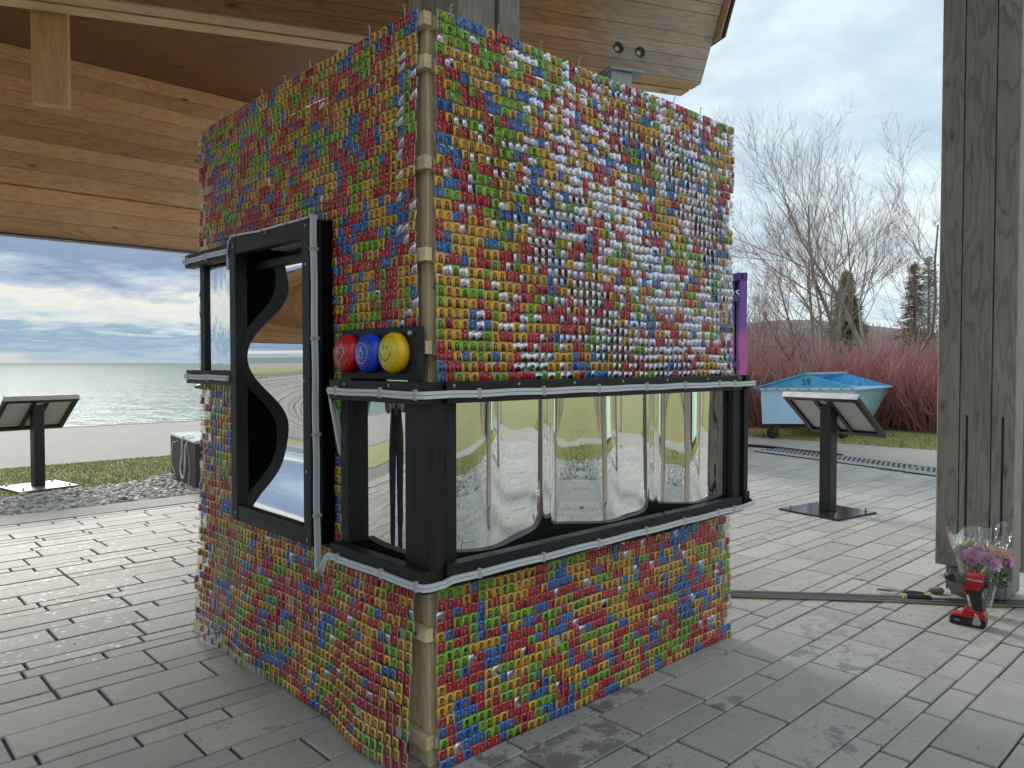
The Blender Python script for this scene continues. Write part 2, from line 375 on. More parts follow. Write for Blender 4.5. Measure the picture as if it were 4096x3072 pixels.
def fast_mesh(name, verts, faces_flat, nper, mats, cols=None, mi=None, smooth=False):
    """verts (N,3); faces_flat int array of constant size faces"""
    me = bpy.data.meshes.new(name); verts = np.asarray(verts, np.float32); fl = np.asarray(faces_flat, np.int32).ravel()
    nf = len(fl)//nper
    me.vertices.add(len(verts)); me.vertices.foreach_set('co', verts.ravel())
    me.loops.add(len(fl)); me.loops.foreach_set('vertex_index', fl)
    me.polygons.add(nf); me.polygons.foreach_set('loop_start', np.arange(0, len(fl), nper, dtype=np.int32))
    for mm in (mats if isinstance(mats, (list, tuple)) else [mats]): me.materials.append(mm)
    if mi is not None: me.polygons.foreach_set('material_index', np.asarray(mi, np.int32))
    me.polygons.foreach_set('use_smooth', np.full(nf, smooth))
    me.update(calc_edges=True)
    if cols is not None:
        a = me.attributes.new('col', 'FLOAT_COLOR', 'POINT'); c = np.ones((len(verts), 4), np.float32); c[:, :3] = cols; a.data.foreach_set('color', c.ravel())
    return me

# booth axes (drawing units): corner nearest the camera, x along its right face, y along its left face
CX, CY = -0.2043, 1.8443; ANG = 0.7566
EX = Vector((math.cos(ANG), math.sin(ANG), 0)); EY = Vector((-math.sin(ANG), math.cos(ANG), 0)); C0 = Vector((CX, CY, 0))
def L2W(x, y, z=0): return C0+EX*x+EY*y+Vector((0, 0, z))
def W2L(x, y):
    d = Vector((x, y, 0))-C0; return d.dot(EX), d.dot(EY)
LM = Matrix.Translation(C0) @ Matrix.Rotation(ANG, 4, 'Z')


# ================================================================== setting
def sheet(name, pts, z, m, local=True, n=1):
    q = MB(); P = [L2W(x, y, z) if local else Vector((x, y, z)) for x, y in pts]
    q.add(P, [tuple(range(len(P)))]); return structure(name, q.mesh(name, m))
# ground reaches the horizon on the land side; it stops at the sea wall
sheet('ground', [(-400, -400), (400, -400), (400, 11.95), (-400, 11.95)], -.05, M['earth'])
q = MB(); a = [L2W(-2600, 11.9, -.42), L2W(2600, 11.9, -.42), L2W(2600, 4200, -.42), L2W(-2600, 4200, -.42)]
q.add(a, [(0, 1, 2, 3)]); structure('lake', q.mesh('lake', M['lake']))
q = MB(); q.box(-60, 40, 11.86, 12.0, -.8, -.005, mtx=LM); structure('sea_wall', q.mesh('sea_wall', M['asphalt']))
sheet('promenade', [(-40, 7.15), (30, 7.0), (30, 11.86), (-40, 11.86)], -.012, M['asphalt'])
sheet('lawn', [(-30, 5.0), (.9, 5.25), (1.6, 5.75), (12, 5.9), (12, 7.1), (-30, 7.15)], -.016, M['soil'])
q = MB(); q.box(-16, 6.9, 4.02, 4.34, -.12, .004, mtx=LM); structure('kerb_border', q.mesh('kerb_border', M['border']))
sheet('gravel_bed', [(-16, 4.34), (6.9, 4.34), (6.9, 5.9), (1.6, 5.75), (.9, 5.25), (-16, 5.05)], -.02, M['gravelbed'])
sheet('concrete_path', [(6.75, -14), (8.45, -14), (8.45, 1.5), (8.35, 4.2), (8.6, 7), (6.75, 7)], -.010, M['agg'])
sheet('grass_verge', [(8.45, -14), (40, -14), (40, 7), (8.6, 7), (8.35, 4.2), (8.45, 1.5)], -.014, M['soil'])
# behind the camera, seen only in the mirrors
sheet('gravel_strip', [(-4.6, -5.2), (6.7, -5.2), (6.7, -4.0), (-3.4, -4.0), (-3.4, 4.0), (-4.6, 4.0)], -.02, M['gravelbed'])
sheet('back_lawn', [(-6.3, -6.6), (6.7, -6.6), (6.7, -5.2), (-4.6, -5.2), (-4.6, 4.0), (-6.3, 4.0)], -.018, M['soil'])
sheet('back_path', [(-7.8, -7.7), (6.7, -7.7), (6.7, -6.6), (-6.3, -6.6), (-6.3, 4.0), (-7.8, 4.0)], -.012, M['border'])

# ---- paving: slabs laid in courses along the booth's right-face direction
paving = bpy.data.objects.new('paving', None); COL.objects.link(paving); paving['kind'] = 'structure'
paving.location = C0; paving.rotation_euler = (0, 0, ANG)
q = MB(); q.box(-3.4, 6.74, -4.0, 4.02, -.07, -.0095); link('joint_bed', q.mesh('joint_bed', M['joint']), paving)
COURSES = [(.157, 'B'), (.078, 'S'), (.074, 'S'), (.157, 'B'), (.158, 'B'), (.079, 'S')]
rows = []; y = -.962-.703*4-.157; i = 5
y = -.962
k = 0; yy = y
while yy < 4.0: rows.append((yy, *COURSES[k % 6])); yy += COURSES[k % 6][0]; k += 1
k = -1; yy = y
while yy > -3.9: yy -= COURSES[k % 6][0]; rows.append((yy, *COURSES[k % 6])); k -= 1
slabs = []
prng = random.Random(3)
for (y0, h, t) in rows:
    x = -3.4+prng.uniform(-.3, 0)
    while x < 6.72:
        Ln = prng.choice([.31, .31, .40, .46]) if t == 'B' else prng.choice([.31, .31, .24, .36])
        x1 = min(x+Ln, 6.73); xs = max(x, -3.4)
        if x1-xs > .05: slabs.append((xs, x1, y0, min(y0+h, 4.018)))
        x += Ln
GAPX, GAPY, CH = .0085, .006, .0028
def slab_geo(lx, ly):
    a, b = lx/2, ly/2
    v = [(-a, -b, -.02), (a, -b, -.02), (a, b, -.02), (-a, b, -.02), (-a, -b, -CH), (a, -b, -CH), (a, b, -CH), (-a, b, -CH), (-a+CH, -b+CH, 0), (a-CH, -b+CH, 0), (a-CH, b-CH, 0), (-a+CH, b-CH, 0)]
    f = [(0, 1, 5, 4), (1, 2, 6, 5), (2, 3, 7, 6), (3, 0, 4, 7), (4, 5, 9, 8), (5, 6, 10, 9), (6, 7, 11, 10), (7, 4, 8, 11), (8, 9, 10, 11)]
    return v, f
def inview(p, lim=.72):
    return p.y > .9 and abs(p.x) < lim*p.y+.25
cand = []
for s_ in slabs:
    c = L2W((s_[0]+s_[1])/2, (s_[2]+s_[3])/2)
    inside_booth = .15 < (s_[0]+s_[1])/2 < 1.25 and .15 < (s_[2]+s_[3])/2 < 1.25
    cand.append((c.length if inview(c) and not inside_booth and not (abs(c.x/c.y+.02) < .22 and c.y > 2.4) else 99+c.length, s_))
cand.sort(key=lambda t: t[0])
SM = {}
V = []; F = []; T = []
for idx, (d, (x0, x1, y0, y1)) in enumerate(cand):
    lx, ly = round(x1-x0-GAPX, 3), round(y1-y0-GAPY, 3)
    dz = prng.uniform(-.0026, .0008)
    if idx < 300:
        if (lx, ly) not in SM:
            v, f = slab_geo(lx, ly); q = MB(); q.add(v, f); SM[(lx, ly)] = q.mesh('paver', M['paver'], fix=False)
        o = link('paver', SM[(lx, ly)], paving, loc=((x0+x1)/2, (y0+y1)/2, dz))
        o.rotation_euler = (prng.uniform(-.003, .003), prng.uniform(-.003, .003), prng.uniform(-.003, .003))
    else:
        v, f = slab_geo(lx, ly); b = len(V)
        V += [(p[0]+(x0+x1)/2, p[1]+(y0+y1)/2, p[2]+dz) for p in v]; F += [tuple(b+j for j in ff) for ff in f]; T += [prng.random()]*12
me = bpy.data.meshes.new('paver_field'); me.from_pydata(V, [], F); me.materials.append(M['paver'])
a = me.attributes.new('tint', 'FLOAT', 'POINT'); a.data.foreach_set('value', T)
link('paver_field', me, paving, kind='stuff')

# ---- pebbles (nobody could count them)
def pebbles(name, pts, rmin, rmax, seed):
    rg = np.random.default_rng(seed); n = len(pts)
    ico = bmesh.new(); bmesh.ops.create_icosphere(ico, subdivisions=1, radius=1.0)
    bv = np.array([v.co[:] for v in ico.verts]); bf = np.array([[l.vert.index for l in f.loops] for f in ico.faces]); ico.free()
    nv = len(bv)
    s = rg.uniform(rmin, rmax, n); sc = np.stack([s*rg.uniform(.9, 1.5, n), s*rg.uniform(.7, 1.0, n), s*rg.uniform(.45, .7, n)], 1)
    th = rg.uniform(0, 6.283, n); ti = rg.uniform(-.4, .4, n)
    v = bv[None]*sc[:, None]*(1+rg.normal(0, .07, (n, nv, 1)))
    x, y_, z = v[..., 0], v[..., 1], v[..., 2]
    x, z = x*np.cos(ti)[:, None]+z*np.sin(ti)[:, None], z*np.cos(ti)[:, None]-x*np.sin(ti)[:, None]
    x, y_ = x*np.cos(th)[:, None]-y_*np.sin(th)[:, None], x*np.sin(th)[:, None]+y_*np.cos(th)[:, None]
    v = np.stack([x, y_, z], -1)+pts[:, None]
    f = bf[None]+(np.arange(n)*nv)[:, None, None]
    val = rg.uniform(.32, .68, n); warm = rg.uniform(.9, 1.0, n)
    col = np.stack([val, val*(.5+.5*warm), val*(.25+.72*warm)], 1)
    cols = np.repeat(col[:, None], nv, 1).reshape(-1, 3)
    me = fast_mesh(name, v.reshape(-1, 3), f.reshape(-1, 3), 3, M['attr'], cols, smooth=True)
    return link(name, me, label='', kind='stuff')
def gravel_pts(x0, x1, y0, y1, n, seed, z=.0, cond=None):
    rg = np.random.default_rng(seed); P = []
    X = rg.uniform(x0, x1, n); Y = rg.uniform(y0, y1, n); Z = rg.uniform(-.022, .006, n)+z
    out = [tuple(L2W(x, y, zz)) for x, y, zz in zip(X, Y, Z) if cond is None or cond(x, y)]
    return np.array(out)
def gedge(x): return 5.05+.2*(x+1.5)/2.4 if x < .9 else 5.25+.7*(x-.9)
o = pebbles('pebbles', gravel_pts(-1.6, 2.4, 4.35, 5.95, 9500, 5, cond=lambda x, y: y < gedge(x)+.03), .016, .032, 5); del o['label']
o = pebbles('gravel', np.concatenate([gravel_pts(-4.6, 6.6, -5.2, -4.02, 3600, 8), gravel_pts(-4.6, -3.42, -4.0, 1.5, 1500, 9)]), .024, .042, 6); del o['label']

gp = []
grg = random.Random(77)
for _ in range(420):
    x, y = grg.uniform(-2.4, 4.5), grg.uniform(-1.6, 3.8)
    if grg.random() < .6: y = min(rows, key=lambda r_: abs(r_[0]-y))[0]+grg.uniform(-.004, .004)
    if not (.0 < x < 1.36 and .0 < y < 1.36): gp.append(tuple(L2W(x, y, .0005)))
o = pebbles('grit', np.array(gp), .0010, .0034, 12); del o['label']; o.data.materials[0] = simple('dark_grit', (.16, .15, .13), .8, 0, .5, 300)
# ---- grass blades on the lawns
def blades(name, pts, h0, h1, seed, cols, wid=.004):
    rg = np.random.default_rng(seed); n = len(pts); h = rg.uniform(h0, h1, n); th = rg.uniform(0, 6.283, n)
    d = np.stack([np.cos(th), np.sin(th), np.zeros(n)], 1)*wid; lean = np.stack([rg.normal(0, .6, n)*h, rg.normal(0, .6, n)*h, h], 1)
    v = np.stack([pts-d, pts+d, pts+lean], 1).reshape(-1, 3)
    c = np.array(cols)[rg.integers(0, len(cols), n)]*rg.uniform(.7, 1.25, (n, 1))
    me = fast_mesh(name, v, np.arange(3*n), 3, M['leaf'], np.repeat(c, 3, 0)); link(name, me, kind='stuff')
rg = np.random.default_rng(11)
def scat(x0, x1, y0, y1, n, cond=None, z=-.014):
    X = rg.uniform(x0, x1, n); Y = rg.uniform(y0, y1, n)
    return np.array([tuple(L2W(x, y, z)) for x, y in zip(X, Y) if cond is None or cond(x, y)])
GC = [(.20, .26, .06), (.26, .29, .08), (.38, .34, .14), (.46, .39, .19), (.17, .24, .055)]
blades('grass', scat(-1.8, 2.6, 5.0, 7.1, 60000, lambda x, y: y > gedge(x)-.06), .008, .022, 1, GC, .0026)
blades('verge_grass', np.concatenate([scat(8.45, 10.2, -3.5, 5.4, 40000), scat(8.38, 8.5, -3.5, 5.4, 2500)]), .012, .036, 2, [(.26, .33, .08), (.33, .37, .10), (.44, .41, .17), (.52, .46, .22)], .004)
blades('back_grass', np.concatenate([scat(-6.3, -4.6, -6.6, 2.5, 9000), scat(-4.6, 5.5, -6.6, -5.2, 9000)]), .02, .06, 3, GC, .007)

# ---- low hills
def mound(name, m, cx, cy, rx, ry, h, rot=0, n=40, seed=0, local=True, z0=-.06):
    rg = random.Random(seed); q = MB(); V = []; ph = [rg.uniform(0, 6.28) for _ in range(6)]
    for i in range(n+1):
        for j in range(n+1):
            u, v = i/n*2-1, j/n*2-1
            b = max(0, 1-u*u)**1.2*max(0, 1-v*v)**1.2
            z = h*b*(1+.12*math.sin(5*u+ph[0])+.10*math.sin(7*v+ph[1])+.06*math.sin(11*u+3*v+ph[2]))
            x, y_ = u*rx*math.cos(rot)-v*ry*math.sin(rot)+cx, u*rx*math.sin(rot)+v*ry*math.cos(rot)+cy
            V.append(L2W(x, y_, z+z0) if local else Vector((x, y_, z+z0)))
    F = [(i*(n+1)+j, (i+1)*(n+1)+j, (i+1)*(n+1)+j+1, i*(n+1)+j+1) for i in range(n) for j in range(n)]
    q.add(V, F); o = structure(name, q.mesh(name, m, True)); return o
mound('hill', M['hill'], 22, 70, 34, 12, 4.6, R(-12), 50, 2, local=False)
mound('grass_hill', M['hillgrass'], 4.0, -14.5, 15, 7.2, 3.3, 0, 44, 4)

# ================================================================== timber pavilion
pav = thing('timber_pavilion', 'glulam timber pavilion with deep brown roof beams standing on grey timber columns', 'pavilion')
# glulam beam built of laminations lying one on the other; (p0,p1) bottom line in world, normal toward the viewer
def glulam(name, p0, p1, nrm, thick, z0, z1, lam, m, endcut=None, seed=1):
    rg = random.Random(seed); p0, p1, nrm = Vector(p0), Vector(p1), Vector(nrm).normalized()
    d = (p1-p0).normalized(); z = z0; k = 0
    while z < z1-.005:
        h = min(lam if k or 'beam' not in name else .012, z1-z); zc = z+h/2  # thin lowest beam lamination carries the painted ground bounce
        e0 = 0.0; e1 = (p1-p0).length+(endcut(zc) if endcut else 0)
        off = nrm*(rg.uniform(-.003, .003))
        a = p0+d*e0; b = p0+d*e1; cc = -nrm*(thick/2)+off
        if endcut:
            o_ = (a+b)/2+cc; Lb = (b-a).length/2; hh = h/2-.0011; s_ = (endcut(zc+h/2)-endcut(zc-h/2))/2; q = MB()
            V_ = [(x_*Lb+(s_*kz if x_ > 0 else 0), y_*thick/2, kz*hh) for x_ in (-1, 1) for y_ in (-1, 1) for kz in (-1, 1)]
            q.add(V_, [(0, 1, 3, 2), (4, 6, 7, 5), (0, 4, 5, 1), (2, 3, 7, 6), (0, 2, 6, 4), (1, 5, 7, 3)])
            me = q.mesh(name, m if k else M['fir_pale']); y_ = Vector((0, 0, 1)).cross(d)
            link(name, me, pav, mtx=Matrix(((d.x, y_.x, 0, o_.x), (d.y, y_.y, 0, o_.y), (d.z, y_.z, 1, zc), (0, 0, 0, 1))))
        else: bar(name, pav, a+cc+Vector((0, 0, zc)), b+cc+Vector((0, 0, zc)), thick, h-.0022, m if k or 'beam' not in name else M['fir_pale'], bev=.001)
        z += h; k += 1
# outer fascia: upper deep beam and lower board beam set back
fn = -EY
glulam('fascia_board', L2W(-3.2, 4.93), L2W(2.1, 4.93), fn, .30, 2.290, 3.26, .108, M['fir'], seed=2)
glulam('fascia_board', L2W(-3.2, 5.0), L2W(2.1, 5.0), fn, .20, 1.935, 2.286, .117, M['fir'], seed=3)
bar('drip_edge', pav, L2W(-3.2, 5.02, 1.928), L2W(2.1, 5.02, 1.928), .10, .012, M['trim'])
# paired roof beams, azimuth 71 degrees
BD = Vector((.944, .331, 0)).normalized(); BN = Vector((-BD.y, BD.x, 0))
def bp(t, n, z=0): return BD*t+BN*n+Vector((0, 0, z))
cut = lambda z: (z-2.517)*.30
for (n0, n1, mm, sd_) in ((3.60, 3.69, M['fir_bleached'], 5), (3.715, 3.80, M['fir'], 6)):
    glulam('beam_lamination', bp(-4.2, n0), bp(2.351, n0), -BN, n1-n0, 2.517, 3.26, .062, mm, cut, sd_)
for (n0, n1, sd_) in ((2.62, 2.70, 7), (2.74, 2.82, 8)):
    glulam('beam_lamination', bp(-4.2, n0), bp(1.2, n0), -BN, n1-n0, 2.56, 3.26, .07, M['fir'], None, sd_)
# bleached stain needs the end of the beam: beam objects are centred, so their own X measures from the middle
for t_, z_ in ((1.851, 2.649), (1.978, 2.643)):
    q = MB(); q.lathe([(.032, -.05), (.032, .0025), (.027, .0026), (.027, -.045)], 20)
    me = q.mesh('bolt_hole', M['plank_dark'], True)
    mt = Matrix.Translation(bp(t_, 3.6, z_)) @ Matrix(((BD.x, 0, -BN.x, 0), (BD.y, 0, -BN.y, 0), (0, 1, 0, 0), (0, 0, 0, 1)))
    h = link('bolt_hole', me, pav, mtx=mt)
    q = MB(); q.lathe([(.0001, 0.0026), (.013, .0030), (.013, .004), (.0001, .0045)], 8, Matrix.Translation((-.010, -.010, 0)))
    link('bolt_end', q.mesh('bolt_end', M['steel']), h)
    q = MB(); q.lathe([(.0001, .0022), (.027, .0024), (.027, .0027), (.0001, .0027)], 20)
    link('painted_hole_shadow', q.mesh('hole_shadow_disc', M['rubber']), h)  # black disc stands in for shade inside the hole; beam is solid
# metal trim on the raking beam end
e0 = bp(2.351+cut(2.755)+.004, 3.56, 2.755); e1 = bp(2.351+cut(3.3)+.004, 3.56, 3.3)
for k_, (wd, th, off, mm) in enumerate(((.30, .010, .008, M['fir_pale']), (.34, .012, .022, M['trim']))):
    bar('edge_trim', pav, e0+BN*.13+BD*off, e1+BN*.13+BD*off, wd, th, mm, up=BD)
# steel bearing bracket under the beam
c = bp(1.60, 3.70, 0)
bar('bracket_plate', pav, bp(1.765, 3.655, 2.508), bp(1.965, 3.655, 2.508), .27, .014, M['steel'])
bar('bracket_stub', pav, bp(1.84, 3.60, 2.501), bp(1.84, 3.60, 2.30), .12, .12, M['steel'], up=BD)
# hanging strut under the paired beam
c = bp(-.80, 3.865)
bar('hanging_strut', pav, c+Vector((0, 0, 2.135)), c+Vector((0, 0, 3.25)), .14, .06, M['fir_light'], up=-BN, bev=.002)
# soffit and roof deck
RP = [L2W(-3.2, 5.1), L2W(2.1, 5.1), bp(2.55, 3.8), L2W(1.9, .3), L2W(1.9, -1.2), L2W(-3.2, -1.2)]
q = MB(); n_ = len(RP)
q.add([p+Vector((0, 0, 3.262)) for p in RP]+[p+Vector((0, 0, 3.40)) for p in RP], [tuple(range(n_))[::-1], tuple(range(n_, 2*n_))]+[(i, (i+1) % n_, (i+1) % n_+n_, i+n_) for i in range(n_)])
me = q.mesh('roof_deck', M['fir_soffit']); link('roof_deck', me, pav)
# columns: weathered double-glulam posts on steel shoes
def column(lx, ly, top, half=.145, z0=.11, slots=True):
    cg = bpy.data.objects.new('column', None); COL.objects.link(cg); cg.parent = pav; cg.location = L2W(lx, ly); cg.rotation_euler = (0, 0, ANG)
    h = half
    # outer plies face -x and +x, core ply between, slightly recessed
    for (xa, xb, ya, yb, dz) in ((-h, -h+.10, -h, -h+.085, 0), (-h, -h+.10, -h+.089, h-.088, .004), (-h, -h+.10, h-.084, h, .022), (-h+.108, h-.108, -h+.014, h-.014, .02), (h-.10, h, -h, -h+.085, 0), (h-.10, h, -h+.089, h-.088, .004), (h-.10, h, h-.084, h, .01)):
        bar('ply', cg, ((xa+xb)/2, (ya+yb)/2, z0+dz), ((xa+xb)/2, (ya+yb)/2, top), yb-ya, xb-xa, M['grey_timber'], up=(1, 0, 0), bev=.003)
    q = MB(); q.box(-h+.03, h-.03, -h+.03, h-.03, 0, z0+.03); link('shoe', q.mesh('shoe', M['shoe']), cg); bevel_mesh(cg.children[-1].data, .02, 3) if cg.children else None
    if slots:
        for ya in (-h+.04, h-.12):
            q = MB(); q.box(-h-.0015, -h+.002, ya, ya+.008, z0+.02, .78); link('slot', q.mesh('slot', M['rubber']), cg)
    return cg
wl = W2L(2.036, 3.255)
bar('header_beam', pav, L2W(1.2, wl[1], 3.52), L2W(wl[0]+.25, wl[1], 3.52), .22, .40, M['fir'])
column(wl[0], wl[1], 3.3)
column(.69, .69, 3.3, slots=False)
for lx, ly in ((1.75, -2.35), (3.65, -.75), (4.4, -3.3), (-2.9, -1.0), (-3.3, 2.2)):
    column(lx, ly, 3.26, slots=False)

# ================================================================== photo card booth
booth = thing('photo_booth', 'tall square pine framed booth with black framed wavy mirrors and coloured dome buttons', 'booth', C0, ANG)
TOP = 1.835; S = 1.345
# corner posts: two boards each
for (x, y, sxx, syy) in ((0, 0, 1, 1), (S, 0, -1, 1), (0, S, 1, -1), (S, S, -1, -1)):
    bar('corner_post', booth, (x+sxx*.0325, y+syy*.0135, 0), (x+sxx*.0325, y+syy*.0135, TOP), .065, .027, M['pine'], up=(0, 1, 0), bev=.0008)
    bar('corner_post', booth, (x+sxx*.0185, y+syy*.060, 0), (x+sxx*.0185, y+syy*.060, TOP-.003), .064, .027, M['pine'], up=(1, 0, 0), bev=.0008)
# intermediate studs
for v in (.45, .90, 1.24):
    for za, zb in ((0, .47), (1.41, TOP-.01)): bar('stud', booth, (.016, v, za), (.016, v, zb), .034, .03, M['pine'], up=(1, 0, 0))
    for za, zb in ((0, .47), (.962, TOP-.01)): bar('stud', booth, (v, .016, za), (v, .016, zb), .034, .03, M['pine'], up=(0, 1, 0))
# cross battens
for z in (1.819, 1.718, 1.480, 1.261, 1.037, .337, .072):
    h = .032
    bar('batten', booth, (.006, -.0105, z-.005), (S-.002, -.0105, z-.005), .020, h-.003, M['pine'], bev=.0008)
    bar('batten', booth, (-.0115, -.019, z), (-.0115, S-.004 if z > 1.4 or z < .5 else .385, z), .022, h, M['pine'], bev=.0008)
    bar('batten', booth, (S+.0115, .004, z), (S+.0115, S, z), .022, h, M['pine'], bev=.0008)
    bar('batten', booth, (.004, S+.0115, z), (S, S+.0115, z), .022, h, M['pine'], bev=.0008)
for z in (1.48, .337):
    q = MB(); q.lathe([(.0001, 0), (.006, .0005), (.006, .002), (.0001, .0026)], 10)
    me = q.mesh('screw', M['screw'])
    link('screw', me, booth, mtx=Matrix.Translation((-.0225, .022, z)) @ Matrix.Rotation(R(-90), 4, 'Y'))
    link('screw', me, booth, mtx=Matrix.Translation((.03, -.0225, z)) @ Matrix.Rotation(R(90), 4, 'X'))
# brown inner boards behind the cards, top and bottom halves
for (z0, z1) in ((1.0, 1.80), (.03, .43)):
    bar('inner_board', booth, (.07, .075, (z0+z1)/2), (S-.07, .075, (z0+z1)/2), .008, z1-z0, M['plank_dark'])
    bar('inner_board', booth, (.075, .09, (z0+z1)/2), (.075, S-.07, (z0+z1)/2), .008, z1-z0, M['plank_dark'])
    bar('inner_board', booth, (S-.02, .06, (z0+z1)/2), (S-.02, S-.06, (z0+z1)/2), .008, z1-z0, M['plank_dark'])
    bar('inner_board', booth, (.06, S-.02, (z0+z1)/2), (S-.06, S-.02, (z0+z1)/2), .008, z1-z0, M['plank_dark'])
# lumber grading stamps on the corner post (upside down, as the post was cut)
for body, size, pos in (('SELECT', .022, (.048, 1.190)), ('2 NLGA', .014, (.044, 1.105)), ('KD-HT', .012, (.044, 1.085)), ('S-P-F', .012, (.044, 1.068))):
    me = text_mesh(body, size, .0002, M['rubber'])
    link('grade_stamp', me, booth, mtx=Matrix.Translation((pos[0], -.0004, pos[1])) @ Matrix.Rotation(R(90), 4, 'X') @ Matrix.Rotation(R(180), 4, 'Z'))

def sub(name, parent, x0, x1, y0, y1, z0, z1, m, bev=.0015):
    d = (x1-x0, y1-y0, z1-z0); c = ((x0+x1)/2, (y0+y1)/2, (z0+z1)/2); k = max(range(3), key=lambda i: d[i])
    a = list(c); b = list(c); a[k] -= d[k]/2; b[k] += d[k]/2
    if k == 0: return bar(name, parent, a, b, d[1], d[2], m, bev=bev)
    if k == 1: return bar(name, parent, a, b, d[0], d[2], m, bev=bev)
    return bar(name, parent, a, b, d[1], d[0], m, up=(1, 0, 0), bev=bev)
def holder(name):
    o = bpy.data.objects.new(name, None); COL.objects.link(o); o.parent = booth; return o
def mirror_sheet(parent, pos, nu, nv, u0, u1, v0, v1):
    V = [pos(u0+(u1-u0)*i/nu, v0+(v1-v0)*j/nv) for i in range(nu+1) for j in range(nv+1)]
    F = [(i*(nv+1)+j, (i+1)*(nv+1)+j, (i+1)*(nv+1)+j+1, i*(nv+1)+j+1) for i in range(nu) for j in range(nv)]
    q = MB(); q.add(V, F); me = q.mesh('mirror', M['mirror'], True); o = link('mirror', me, parent)
    return o
D = .1
# --- long window on the right face
f = holder('mirror_frame')
sub('rail', f, -.02, 1.305, -D, -.066, .905, .956, M['black']); sub('rail', f, -.02, 1.305, -D, -.066, .476, .526, M['black'])
sub('stile', f, -.0195, .036, -.0655, -.030, .478, .953, M['black']); sub('stile', f, 1.300, 1.335, -.0655, .0, .478, .953, M['black'])
sub('side_board', f, 1.302, 1.314, .002, .14, .49, .94, M['black_in']); sub('side_board', f, .022, .036, -.028, .14, .49, .94, M['black_in'])
pass
sub('sill_board', f, .037, 1.30, -.065, .14, .505, .524, M['black_in']); sub('head_board', f, .037, 1.30, -.065, .14, .907, .925, M['black_in'])
sub('back_board', f, .02, 1.315, .141, .150, .49, .94, M['black_in'])
mx = lambda x: -.032-.029*(2*(math.cos(math.pi*(x-.19+.012*math.sin(5*x+1))/.487)**2+.008)**.5-1.05)+.0035*math.sin(2*math.pi*x/.23+.7)+.004*math.sin(4.1*x+.5)
mirror_sheet(f, lambda x, z: (x, mx(x)+.0005*math.sin(9*z+7*x)+.0005*math.sin(31*x-6*z), z), 260, 24, .038, 1.296, .5245, .9065)
# mating frame on the far right face, only its ends show
f = holder('mirror_frame')
for z0, z1 in ((.905, .956), (.476, .526)): sub('rail', f, 1.4115, 1.445, -.052, .95, z0, z1, M['black'])
sub('stile', f, 1.372, 1.411, -.034, .03, .478, .953, M['black']); sub('stile', f, 1.4115, 1.440, -.046, .0, .527, .904, M['black']); sub('side_board', f, 1.3355, 1.3715, -.02, .03, .48, .95, M['black_in'])
sub('stile', f, 1.340, 1.370, .85, .95, .478, .953, M['black'])
# --- window on the left face beside the corner
f = holder('mirror_frame')
sub('rail', f, -D, -.067, -.116, .297, .905, .956, M['black']); sub('rail', f, -D, -.067, -.116, .297, .476, .526, M['black'])
sub('stile', f, -.0665, -.022, -.088, -.031, .480, .952, M['black']); sub('stile', f, -.0665, -.035, -.0305, .004, .478, .953, M['black']); sub('stile', f, -.0665, -.03, .262, .296, .478, .953, M['black'])
sub('side_board', f, -.028, .12, .299, .311, .49, .94, M['black_in'])
sub('side_board', f, -.03, .12, -.012, .0, .49, .94, M['black_in'])
sub('sill_board', f, -.066, .12, .001, .298, .505, .524, M['black_in']); sub('head_board', f, -.066, .12, .001, .298, .907, .925, M['black_in'])
sub('back_board', f, .121, .13, .0, .31, .49, .94, M['black_in'])
mirror_sheet(f, lambda y, z: (-.030-.018*math.cos(2*math.pi*(y-.08)/.9), y, z), 60, 2, .001, .298, .5245, .9065)
# --- tall frame
f = holder('mirror_frame')
sub('stile', f, -D, -.060, .400, .440, .494, 1.393, M['black']); sub('stile', f, -D, -.060, .878, .920, .494, 1.393, M['black'])
sub('rail', f, -D+.002, -.062, .4405, .8775, 1.345, 1.393, M['black']); sub('rail', f, -D+.002, -.062, .4405, .8775, .494, .545, M['black'])
sub('side_board', f, -.0595, .14, .398, .412, .495, 1.392, M['black_in']); sub('side_board', f, -.0595, .14, .878, .8915, .495, 1.392, M['black_in'])
sub('sill_board', f, -.0615, .14, .413, .877, .520, .542, M['black_in']); sub('head_board', f, -.0615, .14, .413, .877, 1.368, 1.392, M['black_in'])
sub('back_board', f, .141, .15, .398, .892, .495, 1.392, M['black_in'])
sub('batten_strip', f, -.03, .0, .45, .877, 1.301, 1.325, M['black'])
sub('light_panel', f, -.055, .06, .50, .72, 1.345, 1.357, M['whitepanel'])
tm = lambda z: -.046+.034*math.cos(2*math.pi*(z-1.285)/.533)
mirror_sheet(f, lambda z, y: (tm(z), y, z), 150, 2, .5425, 1.300, .413, .877)
# --- left window of the left face
f = holder('mirror_frame')
sub('rail', f, -D, -.067, .922, 1.300, 1.337, 1.383, M['black']); sub('rail', f, -D, -.067, .922, 1.300, .927, .974, M['black'])
sub('stile', f, -.0665, -.03, 1.214, 1.252, .930, 1.380, M['black'])
sub('side_board', f, -.029, .10, 1.240, 1.252, .935, 1.375, M['black_in'])
sub('sill_board', f, -.066, .10, .922, 1.239, .955, .972, M['black_in']); sub('head_board', f, -.066, .10, .922, 1.239, 1.339, 1.356, M['black_in'])
sub('back_board', f, .10, .108, .922, 1.25, .935, 1.375, M['black_in'])
mirror_sheet(f, lambda y, z: (-.055+.060*max(0, (1.17-y)/.25)**2, y, z), 40, 2, .922, 1.213, .9725, 1.3385)
